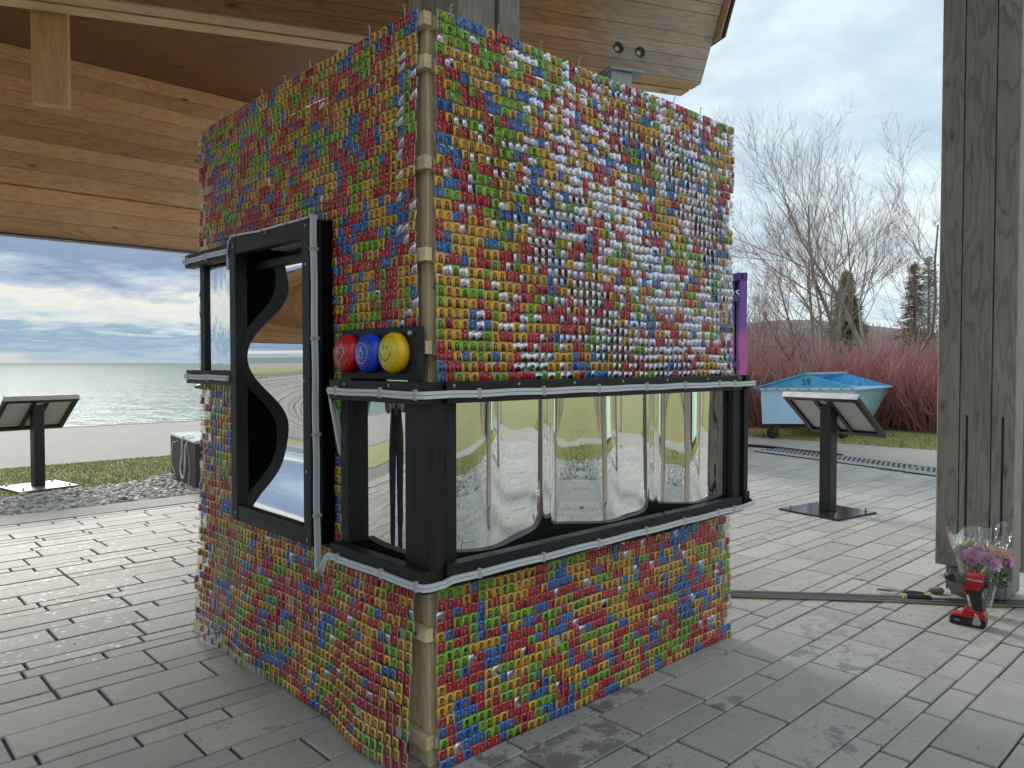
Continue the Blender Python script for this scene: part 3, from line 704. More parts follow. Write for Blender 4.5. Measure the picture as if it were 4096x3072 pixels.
# --- screws in the rails
q = MB(); q.lathe([(.0001, 0), (.0042, .0002), (.0042, .0012), (.0018, .0013), (.0016, .0006), (.0001, .0006)], 10); me_s = q.mesh('screw', M['screw'])
MYn = Matrix.Rotation(R(90), 4, 'X'); MXn = Matrix.Rotation(R(-90), 4, 'Y')
for x in (.0, .21, .42, .63, .85, 1.08, 1.28): link('screw', me_s, booth, mtx=Matrix.Translation((x, -D-.0002, .947)) @ MYn)
for x in (.0, .35, .75, 1.18): link('screw', me_s, booth, mtx=Matrix.Translation((x, -D-.0002, .484)) @ MYn)
for y, z in ((.22, .946), (.02, .946), (-.05, .485), (.25, .49), (.89, .52), (.89, 1.37), (.42, .51), (.42, .70), (.418, 1.27), (.419, 1.375), (.43, .95), (.66, 1.386), (1.27, 1.376), (1.24, .932)):
    link('screw', me_s, booth, mtx=Matrix.Translation((-D-.0002, y, z)) @ MXn)

# --- button board with three dome buttons
q = MB(); q.box(-.050, -.030, -.028, .318, .958, 1.087); bb = q.obj('button_board', M['black'], booth, bevel=.0015)
q = MB(); q.lathe([(.0001, .012), (.0045, .0115), (.006, .009), (.004, .006), (.004, 0)], 12, Matrix.Translation((-.0503, -.006, 1.071)) @ MXn)
link('peg', q.mesh('peg', M['clip'], True), bb)
BCOL = {'red': ((.72, .010, .014), (.52, .012, .014)), 'blue': ((.012, .06, .72), (.012, .05, .52)), 'yellow': ((.92, .52, .008), (.72, .60, .015))}
RB, RD, HB = .050, .0405, .030
def dome_h(r): return HB-.003+.0135*max(0, 1-(r/RD)**2)**.6
for nm, yc in (('red', .267), ('blue', .160), ('yellow', .052)):
    base = thing('tmp', '', ''); base.name = 'push_button'; [base.__delitem__(k) for k in ('label', 'category')]
    base.parent = booth; base.location = (-.0502, yc, 1.024); base.rotation_euler = (0, R(-90), 0)
    base['label'] = {'red': 'red dome button with white outlined heart', 'blue': 'blue dome button with thumbs up in a ring', 'yellow': 'yellow dome button with a smiling face'}[nm]
    mb_ = simple(nm+'_bezel', BCOL[nm][0], .30, 0, .10, 14, 0, .5, .3); md = simple(nm+'_dome', BCOL[nm][1], .38, 0, .12, 9, 0, .5, .4)
    q = MB(); q.lathe([(RB-.003, 0), (RB, .004), (RB, .018), (RB-.004, .026), (RB-.008, .0295), (RD+.001, .030), (RD, .027), (.001, .027)], 40); me = q.mesh('bezel', mb_, True); link('bezel', me, base)
    q = MB(); q.lathe([(RD*k, dome_h(RD*k)) for k in (1, .97, .92, .84, .74, .6, .45, .3, .15, .01)], 40); me = q.mesh('dome', md, True); link('dome', me, base)
    wm = simple('emblem_white', (.75, .75, .76), .5); km = simple('emblem_black', (.01, .01, .01), .5)
    # emblem space: ex to the viewer's right, ez up ; button local: z out (-x booth), x = up (booth z), y = booth y -> viewer right is -y
    def onto(u, v): return Vector((v, -u, dome_h(math.hypot(u, v))+.0002))
    def stroke(q, pts, r, closed=False): 
        P = []
        n_ = len(pts)
        for i in range(n_ if closed else n_-1):
            a, b = pts[i], pts[(i+1) % n_]
            for k in range(3): P.append(onto(a[0]+(b[0]-a[0])*k/3, a[1]+(b[1]-a[1])*k/3))
        if not closed: P.append(onto(*pts[-1]))
        q.tube(P, r, 5, 0, True, closed)
    ox = .004
    def heart(s, cx, cy): return [(cx+s*.0165*math.sin(t)**3*1.0*16/16, cy+s*(13*math.cos(t)-5*math.cos(2*t)-2*math.cos(3*t)-math.cos(4*t))/1000.0) for t in [2*math.pi*i/26 for i in range(26)]]
    if nm == 'red':
        q = MB(); stroke(q, heart(1.45, .0, .0), .0009, True); stroke(q, heart(.30, .0, .003), .0005, True)
        rr_ = random.Random(4)
        for _ in range(26):
            a = rr_.uniform(0, 6.28); rr2 = rr_.uniform(.024, .038); cpt = (rr2*math.cos(a), rr2*math.sin(a))
            stroke(q, [(cpt[0], cpt[1]), (cpt[0]+.0008, cpt[1]+.0006)], rr_.uniform(.0005, .0011))
        link('emblem', q.mesh('emblem', wm), base)
        q = MB(); stroke(q, heart(1.33, .0, .0), .0007, True); link('emblem_outline', q.mesh('emblem_outline', km), base)
    elif nm == 'blue':
        q = MB(); stroke(q, [(.026*math.cos(t), .026*math.sin(t)) for t in [2*math.pi*i/32 for i in range(32)]], .0009, True)
        th = [(-.006, -.002), (-.002, .006), (-.0015, .015), (.0015, .016), (.003, .011), (.002, .004), (.010, .004), (.011, .001), (.0095, -.001), (.011, -.003), (.0095, -.005), (.0105, -.008), (.008, -.0095), (.008, -.012), (-.004, -.012), (-.007, -.009)]
        stroke(q, th, .0008, True); stroke(q, [(-.013, -.001), (-.009, -.001), (-.009, -.012), (-.013, -.012)], .0007, True)
        for yy_ in (-.001, -.005, -.009): stroke(q, [(.004, yy_), (.0095, yy_)], .0004)
        link('emblem', q.mesh('emblem', wm), base)
        q = MB(); stroke(q, [(.0272*math.cos(t), .0272*math.sin(t)) for t in [2*math.pi*i/32 for i in range(32)]], .0006, True); link('emblem_outline', q.mesh('emblem_outline', km), base)
    else:
        q = MB()
        for sx_ in (-.0075, .0075): stroke(q, [(sx_, .010), (sx_+.0004, .017)], .0011)
        stroke(q, [(.021*math.cos(t), .003+.021*math.sin(t)) for t in [R(195+150*i/14) for i in range(15)]], .0009)
        stroke(q, [(.0185, .0005), (.0225, -.004)], .0007); stroke(q, [(-.0185, .0005), (-.0225, -.004)], .0007)
        link('emblem', q.mesh('emblem', km), base)

# --- flexible LED strips held by clips
def led(path, nrm, clips=(), wid=.0175):
    """path: control points; nrm: outward normal for each"""
    rl = random.Random(len(path)*31+7); P = []; N = []
    for i in range(len(path)-1):
        a, b = Vector(path[i]), Vector(path[i+1]); na, nb = Vector(nrm[i]), Vector(nrm[i+1]); n_ = max(2, int((b-a).length/.02))
        for k in range(n_):
            P.append(a.lerp(b, k/n_)); N.append(na.lerp(nb, k/n_).normalized())
    P.append(Vector(path[-1])); N.append(Vector(nrm[-1]))
    # gentle sag between the clips
    ph = rl.uniform(0, 6); s_ = 0; Q = []
    for i, p in enumerate(P):
        if i: s_ += (P[i]-P[i-1]).length
        t = (P[min(i+1, len(P)-1)]-P[max(i-1, 0)]).normalized(); b = t.cross(N[i])
        Q.append(p+b*.0009*math.sin(s_*26+ph))
    par = bpy.data.objects.new('led_strip', None); COL.objects.link(par); par.parent = booth
    for nme, off, wd, th, mm in (('tube', -wid*.26, wid*.44, .0065, M['led']), ('tube', wid*.26, wid*.44, .0065, M['led']), ('tube_seam', 0, wid*.10, .0045, M['led_seam'])):
        q = MB(); pts = []
        for i, p in enumerate(Q):
            t = (Q[min(i+1, len(Q)-1)]-Q[max(i-1, 0)]).normalized(); b = t.cross(N[i]).normalized(); pts.append(p+b*off)
        q.ribbon(pts, N, wd, th); me = q.mesh(nme, mm); smooth_by(me, 50); link(nme, me, par)
    tot = len(Q)
    for cpos in clips:
        i = min(tot-1, int(cpos*(tot-1))); t = (Q[min(i+1, tot-1)]-Q[max(i-1, 0)]).normalized(); n_ = N[i]; b = t.cross(n_).normalized()
        bar('clip', par, Q[i]+n_*.004-b*wid*.78, Q[i]+n_*.004+b*wid*.66, .009, .009, M['clip'], up=n_, bev=.001)
nx, ny = (-1, 0, 0), (0, -1, 0)
nd = (-.7, -.7, 0)
e = .002
for zt in (.927, .492):
    led([(-D-e, .292, zt), (-D-e, -.094, zt), (-.099, -.113, zt), (-.088, -.1195, zt), (-.050, -.1195, zt), (-.026, -.109, zt), (-.008, -D-e, zt), (1.30, -D-e, zt), (1.40, -D+.010, zt-.001), (1.452, -.045, zt), (1.449, .4, zt)],
        [nx, nx, nd, ny, ny, (.25, -1, 0), ny, ny, (.4, -.9, 0), (1, -.2, 0), (1, 0, 0)], [.02, .10, .16, .27, .36, .45, .54, .62, .70, .74])
led([(-D-e, .924, 1.358), (-D-e, 1.303, 1.358)], [nx, nx], [.45, .93]); led([(-D-e, .924, .951), (-D-e, 1.303, .951)], [nx, nx], [.45, .93])
led([(-.094, .932, 1.30), (-.094, .925, 1.385), (-.09, .91, 1.402), (-.085, .72, 1.3955), (-.082, .42, 1.3955), (-.085, .402, 1.399), (-.092, .392, 1.385), (-.090, .3955, 1.33), (-.085, .3955, .50), (-.085, .394, .43)],
    [(0, 1, 0), (0, 1, 0), (0, .5, 1), (0, 0, 1), (0, 0, 1), (0, -.5, 1), (0, -1, .2), (0, -1, 0), (0, -1, 0), (0, -1, 0)], [.10, .20, .30, .36, .47, .62, .78, .92])
led([(-D-e, .292, .927), (-D+.01, .303, .915), (-.075, .306, .86), (-.055, .308, .76)], [nx, (-.7, .7, 0), (0, 1, 0), (0, 1, 0)], [])
led([(-.085, .394, .43), (-.09, .36, .44), (-D-e, .30, .488), (-D-e, .288, .492)], [(0, -1, 0), (-.4, -.9, .2), nx, nx], [])

# ================================================================== curtains of portrait cards
CW, CHT = .0255, .0252; PX, PZ = .02585, .0263
def rrect(wd, ht, r, n=3):
    P = []
    for cx_, cz_, a0 in ((wd/2-r, -ht/2+r, -90), (wd/2-r, ht/2-r, 0), (-wd/2+r, ht/2-r, 90), (-wd/2+r, -ht/2+r, 180)):
        for k in range(n): a = R(a0+90*k/(n-1)); P.append((cx_+r*math.cos(a), cz_+r*math.sin(a)))
    return np.array(P)
RP_ = rrect(CW, CHT, .0034); NP = len(RP_)
RV = [(-.0014, -.0008, .0092), (.0014, -.0008, .0092), (.0014, -.0008, .0118), (-.0014, -.0008, .0118), (0, -.0026, .0106)]
base_v = np.concatenate([np.c_[RP_[:, 0], np.full(NP, -.0006), RP_[:, 1]], np.c_[RP_[:, 0], np.full(NP, .0006), RP_[:, 1]], np.array(RV)])
NB = len(base_v)
PAL = {'red': (.68, .010, .035), 'yellow': (.90, .47, .025), 'green': (.23, .56, .012), 'blue': (.016, .19, .66)}
SKIN = [(.44, .25, .165), (.48, .29, .20), (.34, .19, .115), (.42, .24, .16), (.10, .05, .03), (.20, .11, .065)]
HAIR = [(.006, .005, .004), (.010, .007, .005), (.016, .009, .006), (.03, .016, .010), (.006, .005, .004), (.08, .045, .022)]
def card_mesh(name, items):
    """items: list of (4x4 numpy, bg, hair, skin, var)"""
    n = len(items); Mx = np.array([it[0] for it in items], np.float64)
    v = np.einsum('nij,kj->nki', Mx[:, :3, :3], base_v)+Mx[:, None, :3, 3]
    me = bpy.data.meshes.new(name); me.vertices.add(n*NB); me.vertices.foreach_set('co', v.astype(np.float32).ravel())
    front = list(range(NP)); back = [NP+i for i in range(NP)][::-1]; sides = [(i, NP+i, NP+(i+1) % NP, (i+1) % NP) for i in range(NP)]
    b = 2*NP; rv = [(b, b+1, b+4), (b+1, b+2, b+4), (b+2, b+3, b+4), (b+3, b, b+4)]
    faces = [front, back]+sides+rv; lens = np.array([len(f) for f in faces]); flat = np.concatenate([np.array(f) for f in faces])
    mi = np.array([0, 1]+[1]*NP+[2]*4)
    nl = len(flat); lv = (flat[None]+(np.arange(n)*NB)[:, None]).ravel()
    me.loops.add(n*nl); me.loops.foreach_set('vertex_index', lv.astype(np.int32))
    st = np.concatenate([[0], np.cumsum(lens)[:-1]]); ls = (st[None]+(np.arange(n)*nl)[:, None]).ravel()
    me.polygons.add(n*len(faces)); me.polygons.foreach_set('loop_start', ls.astype(np.int32))
    for k in ('card', 'card_edge', 'rivet'): me.materials.append(M[k])
    me.polygons.foreach_set('material_index', np.tile(mi, n).astype(np.int32))
    me.update(calc_edges=True)
    uvb = np.c_[base_v[:, 0]/CW+.5, base_v[:, 2]/CHT+.5]
    ul = me.uv_layers.new(name='uv'); ul.data.foreach_set('uv', uvb[np.tile(flat, n)].astype(np.float32).ravel())
    for an, ix in (('bg', 1), ('hair', 2), ('skin', 3)):
        a = me.attributes.new(an, 'FLOAT_COLOR', 'POINT'); c = np.ones((n, NB, 4), np.float32); c[..., :3] = np.array([it[ix] for it in items])[:, None]; a.data.foreach_set('color', c.ravel())
    a = me.attributes.new('var', 'FLOAT_VECTOR', 'POINT'); c = np.repeat(np.array([it[4] for it in items], np.float32)[:, None], NB, 1); a.data.foreach_set('vector', c.ravel())
    return me
crng = random.Random(21)
VARI = {}
for cn, cc in PAL.items():
    VARI[cn] = []
    for k in range(12):
        f_ = crng.uniform(.88, 1.1)
        VARI[cn].append((tuple(x*f_ for x in cc), crng.choice(HAIR), crng.choice(SKIN[:4] if k < 10 else SKIN[4:]), (crng.random(), crng.uniform(-1, 1), crng.random())))
def glossy(it, on): return it[:3]+((it[3][0], it[3][1], 1.0 if on else 0.0),)
VMESH = {(cn, gl): [card_mesh('card', [(np.eye(4),)+glossy(it, gl)]) for it in L_] for cn, L_ in VARI.items() for gl in (0, 1)}
BOX = [(.386, .935, .475, 1.40), (.915, 1.31, .925, 1.385), (-.13, .31, .46, 1.092)]
def smoothn(seed):
    r_ = random.Random(seed); W = [(r_.uniform(2, 9), r_.uniform(2, 9), r_.uniform(0, 6.28), r_.uniform(.4, 1)) for _ in range(6)]
    return lambda a, b: sum(w*math.sin(fx*a+fz*b+p) for fx, fz, p, w in W)/3.0
def curtain(face, z0, z1, ztop, seed, label, flare):
    """face 'R': plane y=-.03 along x ; 'L': plane x=-.03 along y. Runs of one colour are usual in the photo."""
    cr = random.Random(seed); nz = smoothn(seed); ny_ = smoothn(seed+1); nb = smoothn(seed+2)
    root = thing('card_curtain', label, 'card curtain', C0, ANG, 'portrait card curtains')
    items = []; r = 0; z = ztop
    prev = [None]*80
    fpts = {}
    while z-PZ/2 > z0-.004:
        c = 0; u = .004+PX/2+(cr.uniform(-.004, .004))
        while u < 1.338:
            zz = z-PZ/2+.0035*nb(u*1.3, z*.6)+cr.uniform(-.0009, .0009)
            hang = (ztop-z)
            out = .030+.006*nz(u*1.2, z*1.0)+flare*hang*hang*(.35+.3*nb(u*2, 0))
            out = max(.0255, out)
            hid = face == 'L' and any(a < u < b and c_ < zz < d_ for a, b, c_, d_ in BOX)
            hid = hid or (face == 'R' and .462 < zz < .952)
            edge = max(0, (u-1.18)/.15)
            miss = cr.random() < (.006+.5*edge**1.6 if face == 'L' else .0006+.25*edge**2.5)
            if face == 'L' and flare > .1 and u > .70 and zz < .03+.10*max(0, u-.95): miss = miss or cr.random() < .75
            tx = R((-4.0+4.0*min(1, max(0, (u-.30)/.35)) if face == 'R' and z > .9 else 0)+4.5*nz(u*2.2, z*1.4)+cr.gauss(0, 3.4)); tz = R(5.0*ny_(u*2.6, z*1.2)+cr.gauss(0, 3.2)); ty = R(cr.gauss(0, 1.0)+1.5*nb(u*1.2, z))
            if edge > .3: tz += R(cr.gauss(0, 14)*edge)
            if not hid:
                fpts[(r, c)] = (u, out, zz)
            if not hid and not miss:
                cn = prev[c] if prev[c] and cr.random() < .16 else (items[-1][1] if items and cr.random() < .30 else cr.choice(('red', 'yellow', 'yellow', 'green', 'blue', 'red', 'blue', 'green', 'yellow', 'red', 'yellow', 'red')))
                prev[c] = cn; k = cr.randrange(12)
                if face == 'R': Mx = Matrix.Translation((u, -out, zz)) @ Matrix.Rotation(tz, 4, 'Z') @ Matrix.Rotation(tx-R(2.5), 4, 'X') @ Matrix.Rotation(ty, 4, 'Y')
                else: Mx = Matrix.Translation((-out, u, zz)) @ Matrix.Rotation(R(-90)+tz, 4, 'Z') @ Matrix.Rotation(tx-R(2.5), 4, 'X') @ Matrix.Rotation(ty, 4, 'Y')
                wp = LM @ Mx.translation; d = (wp-Vector((0, 0, 1))).length
                if face == 'R' and z > .9: pg = .07+.74*min(1, max(0, (u-.10)/.38))*(.72+.55*nz(u*3.1+4, z*2.6))*(1.0-.35*max(0, (z-1.5)/.35))
                elif face == 'R': pg = .03+.10*max(0, (zz-.33)/.1)*max(0, nz(u*4, 2))
                else: pg = .15 if u < .075 and z > .9 else .008+.05*max(0, ny_(u*4, z*3)) if z < .9 else .004
                items.append((d, cn, k, Mx, 1 if cr.random() < pg else 0))
            u += PX; c += 1
        z -= PZ; r += 1
    items.sort(key=lambda t: t[0])
    for d, cn, k, Mx, gl in items[:300]:
        link('card', VMESH[cn, gl][k], root, mtx=Mx)
    me = card_mesh('cards_beyond', [(np.array(Mx),)+glossy(VARI[cn][k], gl) for d, cn, k, Mx, gl in items[300:]])
    link('cards_beyond', me, root, kind='stuff')
    # clear film with rings that joins the cards
    q = MB(); fr_ = random.Random(seed+5)
    for (rr, cc_), (u, o_, zz) in fpts.items():
        hx, hz = PX*.5, PZ*.5; j = lambda: fr_.uniform(-.002, .002)
        P = [(u-hx, o_-.0024+j(), zz-hz), (u+hx, o_-.0024+j(), zz-hz), (u+hx, o_-.0024+j(), zz+hz), (u-hx, o_-.0024+j(), zz+hz)]
        P = [(a, -b, c_) if face == 'R' else (-b, a, c_) for a, b, c_ in P]
        q.add(P, [(0, 1, 2, 3)])
    fm = q.obj('clear_film', M['film'], root, kind='stuff')
    # hooks along the top
    if ztop > 1.5:
        for k in range(9):
            u = .05+k*.155; zt = ztop+.001
            q = MB(); P = [(u, .029, zt-.01), (u, .029, zt+.016), (u+.001, .030, zt+.021), (u+.007, .031, zt+.0225)]
            q.tube([(a, -b, c_) if face == 'R' else (-b, a, c_) for a, b, c_ in P], .0013, 6); q.obj('hook', M['clip'], root)
    # rings on the free edge
    q = MB(); 
    for i, zz in enumerate(np.arange(max(z0, .01), ztop, PZ)):
        uu = 1.345+cr.uniform(-.003, .003); 
        if face == 'L' and any(c_ < zz < d_ and a < 1.30 < b for a, b, c_, d_ in BOX): continue
        if face == 'R' and .47 < zz < .95: continue
        P = [(uu+.004*math.cos(t), .031+.003*math.sin(t), zz+.003*math.cos(t)) for t in [2*math.pi*k/7 for k in range(7)]]
        q.tube([(a, -b, c_) if face == 'R' else (-b, a, c_) for a, b, c_ in P], .0012, 4, 0, False, True)
    q.obj('joining_rings', M['card_edge'], root, kind='stuff')
curtain('R', .965, 1.845, 1.844, 101, 'upper curtain of portrait cards on the booth right side, above the long mirror', .0)
curtain('R', .004, .444, .446, 202, 'lower curtain of portrait cards on the booth right side, below the long mirror', .05)
curtain('L', .935, 1.845, 1.844, 303, 'upper curtain of portrait cards on the booth left side, around the tall mirror top', .0)
curtain('L', .006, .925, .925, 404, 'lower curtain of portrait cards on the booth left side, below the tall mirror', .12)

# ================================================================== interpretive signs, seen from behind
def sign(label, base, fdir, top, plate_m):
    f = Vector((fdir[0], fdir[1], 0)).normalized(); wv = Vector((-f.y, f.x, 0))
    rz = math.atan2(wv.y, wv.x)          # local x = width, local y = -f ... f = local -y
    t = thing('interpretive_sign', label, 'sign', base, math.atan2(f.y, f.x)-R(90), 'low lectern signs')   # local y = f
    sub('base_plate', t, -.22, .22, -.25, .19, 0, .012, plate_m, .002)
    for x in (-.17, .17):
        for y in (-.19, .14):
            q = MB(); q.lathe([(.012, .012), (.012, .018), (.006, .0181), (.006, .034), (.0001, .034)], 8, Matrix.Translation((x, y, 0))); q.obj('anchor_bolt', M['screw'], t)
    sub('post', t, -.04, .04, -.065, .015, .0125, top-.05, M['blackmetal'], .003)
    # panel: upper edge nearest the viewer, sloping down away from him
    pn = bpy.data.objects.new('panel', None); COL.objects.link(pn); pn.parent = t
    pn.location = (0, -.13, top); pn.rotation_euler = (R(-38), 0, 0)
    W, Ln = .275, .42                     # half width, slope length ; local y runs down the slope
    sub('frame_bar', pn, -W, W, 0, .035, -.03, 0, M['blackmetal']); sub('frame_bar', pn, -W, W, Ln-.035, Ln, -.03, 0, M['blackmetal'])
    for xa in (-W, W-.035): sub('frame_bar', pn, xa, xa+.035, .0355, Ln-.0355, -.03, 0, M['blackmetal'])
    for xa in (-.062, .034): sub('frame_bar', pn, xa, xa+.028, .0355, Ln-.0355, -.028, -.001, M['blackmetal'])
    q = MB(); q.box(-W+.02, W-.02, .02, Ln-.02, -.010, -.004); q.obj('display_board', M['whitepanel'], pn)
    q = MB(); q.box(-W-.004, W+.004, -.006, -.0005, -.032, .012); q.obj('upper_lip', M['alu'], pn, bevel=.001)
    for x in (-.27, -.2, .02, .22):
        q = MB(); q.lathe([(.0001, 0), (.005, .0005), (.005, .002), (.0001, .003)], 8, Matrix.Translation((x, .018, -.031)) @ Matrix.Rotation(R(180), 4, 'X')); q.obj('rivet', M['screw'], pn)
    return t
M['glossplate'] = simple('wet_black_plate', (.014, .015, .017), .12, .1, .3, 18)
M['paleplate'] = simple('grey_steel_plate', (.20, .21, .215), .5, .2, .15, 12)
sign('black lectern sign seen from behind on a shiny base plate before the blue dumpster', (2.142, 5.083, 0), (.83, .56), .79, M['glossplate'])
sign('black lectern sign seen from behind on the grass strip beside the lake', (-3.874, 6.156, -.01), (-.80, .60), .735, M['paleplate'])

# ================================================================== dumpster
m, g = mat('dumpster_blue')
tc = g.n('TexCoord').outputs['Object']; n = g.noise(tc, 5, 6, .65); n2_ = g.noise(g.n('VectorMath', {0: tc, 1: (10, 10, 1.2)}, operation='MULTIPLY').outputs[0], 1.6, 4, .6)
c = g.mix(g.mapr(n, .35, .7, 0, 1), (.42, .73, .96), (.49, .78, .97)); c = g.mix(g.mapr(n2_, .55, .75, 0, .5), c, (.58, .77, .86))
c = g.mix(g.ramp(g.noise(tc, 16, 5, .7), [(.66, 0.0), (.72, .7)]), c, (.16, .12, .09))
M['dblue'] = fin(m, g, pbsdf(g, base=c, rough=.5, normal=bump(g, n, .15)))
M['dblue2'] = simple('dumpster_lid_blue', (.08, .42, .74), .45, 0, .15, 9)
M['dwhite'] = simple('lid_edge_white', (.66, .68, .66), .5, 0, .12, 14)
dm = thing('dumpster', 'light blue steel dumpster numbered 59 with gabled lid, on black wheels on the grass', 'dumpster', (0, 0, 0))
A0 = Vector((3.30, 10.05, 0)); ax = Vector((1.27, .0, 0)); dv = Vector((1.05, 1.20, 0))
def dp(a, b, z): return A0+ax*a+dv*b+Vector((0, 0, z))
zb, zr, zt = .19, .655, .845
q = MB()   # open-topped tapered body, outer skin and inner skin
O = [dp(.02, 0, zb), dp(.80, 0, zb), dp(.80, 1, zb), dp(.02, 1, zb), dp(0, 0, zr), dp(1.0, 0, zr), dp(1.0, 1, zr), dp(0, 1, zr)]
I = [dp(.04, .02, zb+.02), dp(.785, .02, zb+.02), dp(.785, .98, zb+.02), dp(.04, .98, zb+.02), dp(.025, .02, zr), dp(.975, .02, zr), dp(.975, .98, zr), dp(.025, .98, zr)]
q.add(O+I, [(3, 2, 1, 0), (0, 1, 5, 4), (1, 2, 6, 5), (2, 3, 7, 6), (3, 0, 4, 7), (8, 9, 10, 11), (12, 13, 9, 8), (13, 14, 10, 9), (14, 15, 11, 10), (15, 12, 8, 11), (4, 5, 13, 12), (5, 6, 14, 13), (6, 7, 15, 14), (7, 4, 12, 15)])
q.obj('body', M['dblue'], dm)
for a, b in (((0, 0), (1, 0)), ((1, 0), (1, 1)), ((1, 1), (0, 1)), ((0, 1), (0, 0))):
    bar('rim_bar', dm, dp(a[0]*1.03-.015, a[1], zr-.004), dp(b[0]*1.03-.015, b[1], zr-.004), .05, .028, M['dblue'] if a[1] or b[1] else M['dwhite'], bev=.003)
for k in range(9):
    q = MB(); q.lathe([(.0001, 0), (.009, .001), (.009, .006), (.0001, .009)], 8, Matrix.Translation(dp(.05+k*.112, 0, zr-.004)+Vector((0, -.0265, 0))) @ Matrix.Rotation(R(90), 4, 'X')); q.obj('rivet', M['rust'], dm)
# gable ends, near and far, and the closed left lid
for b0, b1 in ((.0, .022), (.978, 1.0)):
    q = MB(); P = [(-.01, zr+.011), (1.0, zr+.011), (.47, zt)]
    vs = [dp(a, b0, z) for a, z in P]+[dp(a, b1, z) for a, z in P]
    q.add(vs, [(0, 1, 2), (5, 4, 3), (0, 3, 4, 1), (1, 4, 5, 2), (2, 5, 3, 0)]); q.obj('gable_panel', M['dblue2'], dm)
q = MB(); P = [(-.06, zr-.002), (.475, zt+.004), (.475, zt+.022), (-.07, zr+.016)]
vs = [dp(a, -.03, z) for a, z in P]+[dp(a, 1.03, z) for a, z in P]
q.add(vs, [(0, 1, 2, 3), (7, 6, 5, 4), (0, 4, 5, 1), (1, 5, 6, 2), (2, 6, 7, 3), (3, 7, 4, 0)]); q.obj('lid', M['dblue2'], dm)
bar('ridge_bar', dm, dp(.475, -.01, zt+.012), dp(.475, 1.01, zt+.012), .035, .02, M['whitepanel'])
me = text_mesh('59', .115, .001, M['rubber'])
link('number', me, dm, mtx=Matrix.Translation(dp(.475, 0, .742)+Vector((0, -.002, 0))) @ Matrix.Rotation(R(90), 4, 'X'))
bar('skid', dm, dp(.06, .08, zb-.015), dp(.80, .08, zb-.015), .06, .03, M['rust']); bar('skid', dm, dp(.06, .92, zb-.015), dp(.80, .92, zb-.015), .06, .03, M['rust'])
for a, b, zz, an in ((.10, .06, -.012, 10), (.86, .02, -.012, 30), (.70, .94, -.012, -15), (.12, .94, -.012, 5)):
    wl_ = bpy.data.objects.new('caster', None); COL.objects.link(wl_); wl_.parent = dm; wl_.location = dp(a, b, zz); wl_.rotation_euler = (0, 0, R(an))
    rt = Matrix.Translation((0, 0, .078)) @ Matrix.Rotation(R(90), 4, 'X')
    q = MB(); q.lathe([(.045, -.026), (.070, -.028), (.078, -.018), (.078, .018), (.070, .028), (.045, .026)], 24, rt); me = q.mesh('tyre', M['rubber'], True); link('tyre', me, wl_)
    q = MB(); q.lathe([(.0001, -.024), (.018, -.025), (.022, -.016), (.044, -.02), (.044, .02), (.022, .016), (.018, .025), (.0001, .024)], 16, rt); q.obj('hub', M['rust'], wl_)
    for s_ in (-1, 1): bar('fork', wl_, (.0, s_*.034, .075), (.03, s_*.034, .172), .008, .045, M['rust'], up=(1, 0, 0))
    sub('fork_plate', wl_, -.05, .07, -.05, .05, .170, .180, M['rust'])

# ================================================================== shipping container painted with a sunset forest
m, g = mat('sunset_paint')
tc = g.n('VectorMath', {0: g.n('NewGeometry').outputs['Position'], 1: (1/U, 1/U, 1/U)}, operation='MULTIPLY').outputs[0]; sp = g.n('SeparateXYZ', {0: tc}).outputs
n = g.noise(tc, 1.4, 5, .6, .4)
zz = g.math('ADD', sp[2], g.math('MULTIPLY', g.math('SUBTRACT', n, .5), .5))
c = g.ramp(g.mapr(zz, .55, 1.95, 0, 1), [(0, (.72, .10, .30)), (.25, (.62, .12, .42)), (.48, (.56, .13, .46)), (.54, (.26, .10, .48)), (1, (.15, .07, .36))])
M['sunset'] = fin(m, g, pbsdf(g, base=c, rough=.42, normal=bump(g, n, .05)))
M['violet'] = simple('violet_post', (.10, .045, .25), .45, 0, .2, 6)
M['ink'] = simple('black_tree_paint', (.014, .016, .020), .5)
ct = thing('shipping_container', 'purple and pink painted shipping container with white lettering and black pines behind the booth', 'container', (.828, 8.3, 0))
CWd, CH_, CL = 1.74, 1.985, 4.3
sub('floor', ct, .0, CWd, .05, CL, .0, .12, M['violet']); 
q = MB(); q.box(.02, CWd-.02, .06, CL, CH_-.05, CH_-.02); q.obj('roof', M['violet'], ct)
for xa in (0, CWd-.08): sub('corner_post', ct, xa, xa+.08, 0, .115, CH_-.085-1.9, CH_-.085, M['sunset'], .004)
for xa in (0, CWd-.115):
    q = MB(); q.box(xa-.003, xa+.118, -.004, .118, CH_-.084, CH_); q.obj('corner_casting', M['violet'], ct, bevel=.005)
    q = MB(); q.lathe([(.0001, 0), (.026, .0005), (.026, .002), (.0001, .002)], 16, Matrix.Translation((xa+.06, -.0045, CH_-.042)) @ Matrix.Rotation(R(90), 4, 'X') @ Matrix.Diagonal((.6, 1.1, 1, 1))); q.obj('casting_hole', M['ink'], ct)
sub('header', ct, .116, CWd-.116, .0, .10, CH_-.09, CH_-.01, M['violet'])
def corr(length, z0, z1, depth, pitch, name, mtx, mt):
    q = MB(); n_ = int(length/pitch); P = []
    for i in range(n_+1):
        for k, (fx, dy) in enumerate(((0, 0), (.30, 0), (.45, depth), (.80, depth), (.95, 0))):
            x = (i+fx)*pitch
            if x <= length: P.append((x, dy))
    P.append((length, P[-1][1])); vs = [mtx @ Vector((x, y_, z0)) for x, y_ in P]+[mtx @ Vector((x, y_, z1)) for x, y_ in P]; k = len(P)
    q.add(vs, [(i, i+1, k+i+1, k+i) for i in range(k-1)]); return q.obj(name, mt, ct)
corr(CWd-.23, .12, CH_-.09, .045, .27, 'end_panel', Matrix.Translation((.115, .025, 0)), M['sunset'])
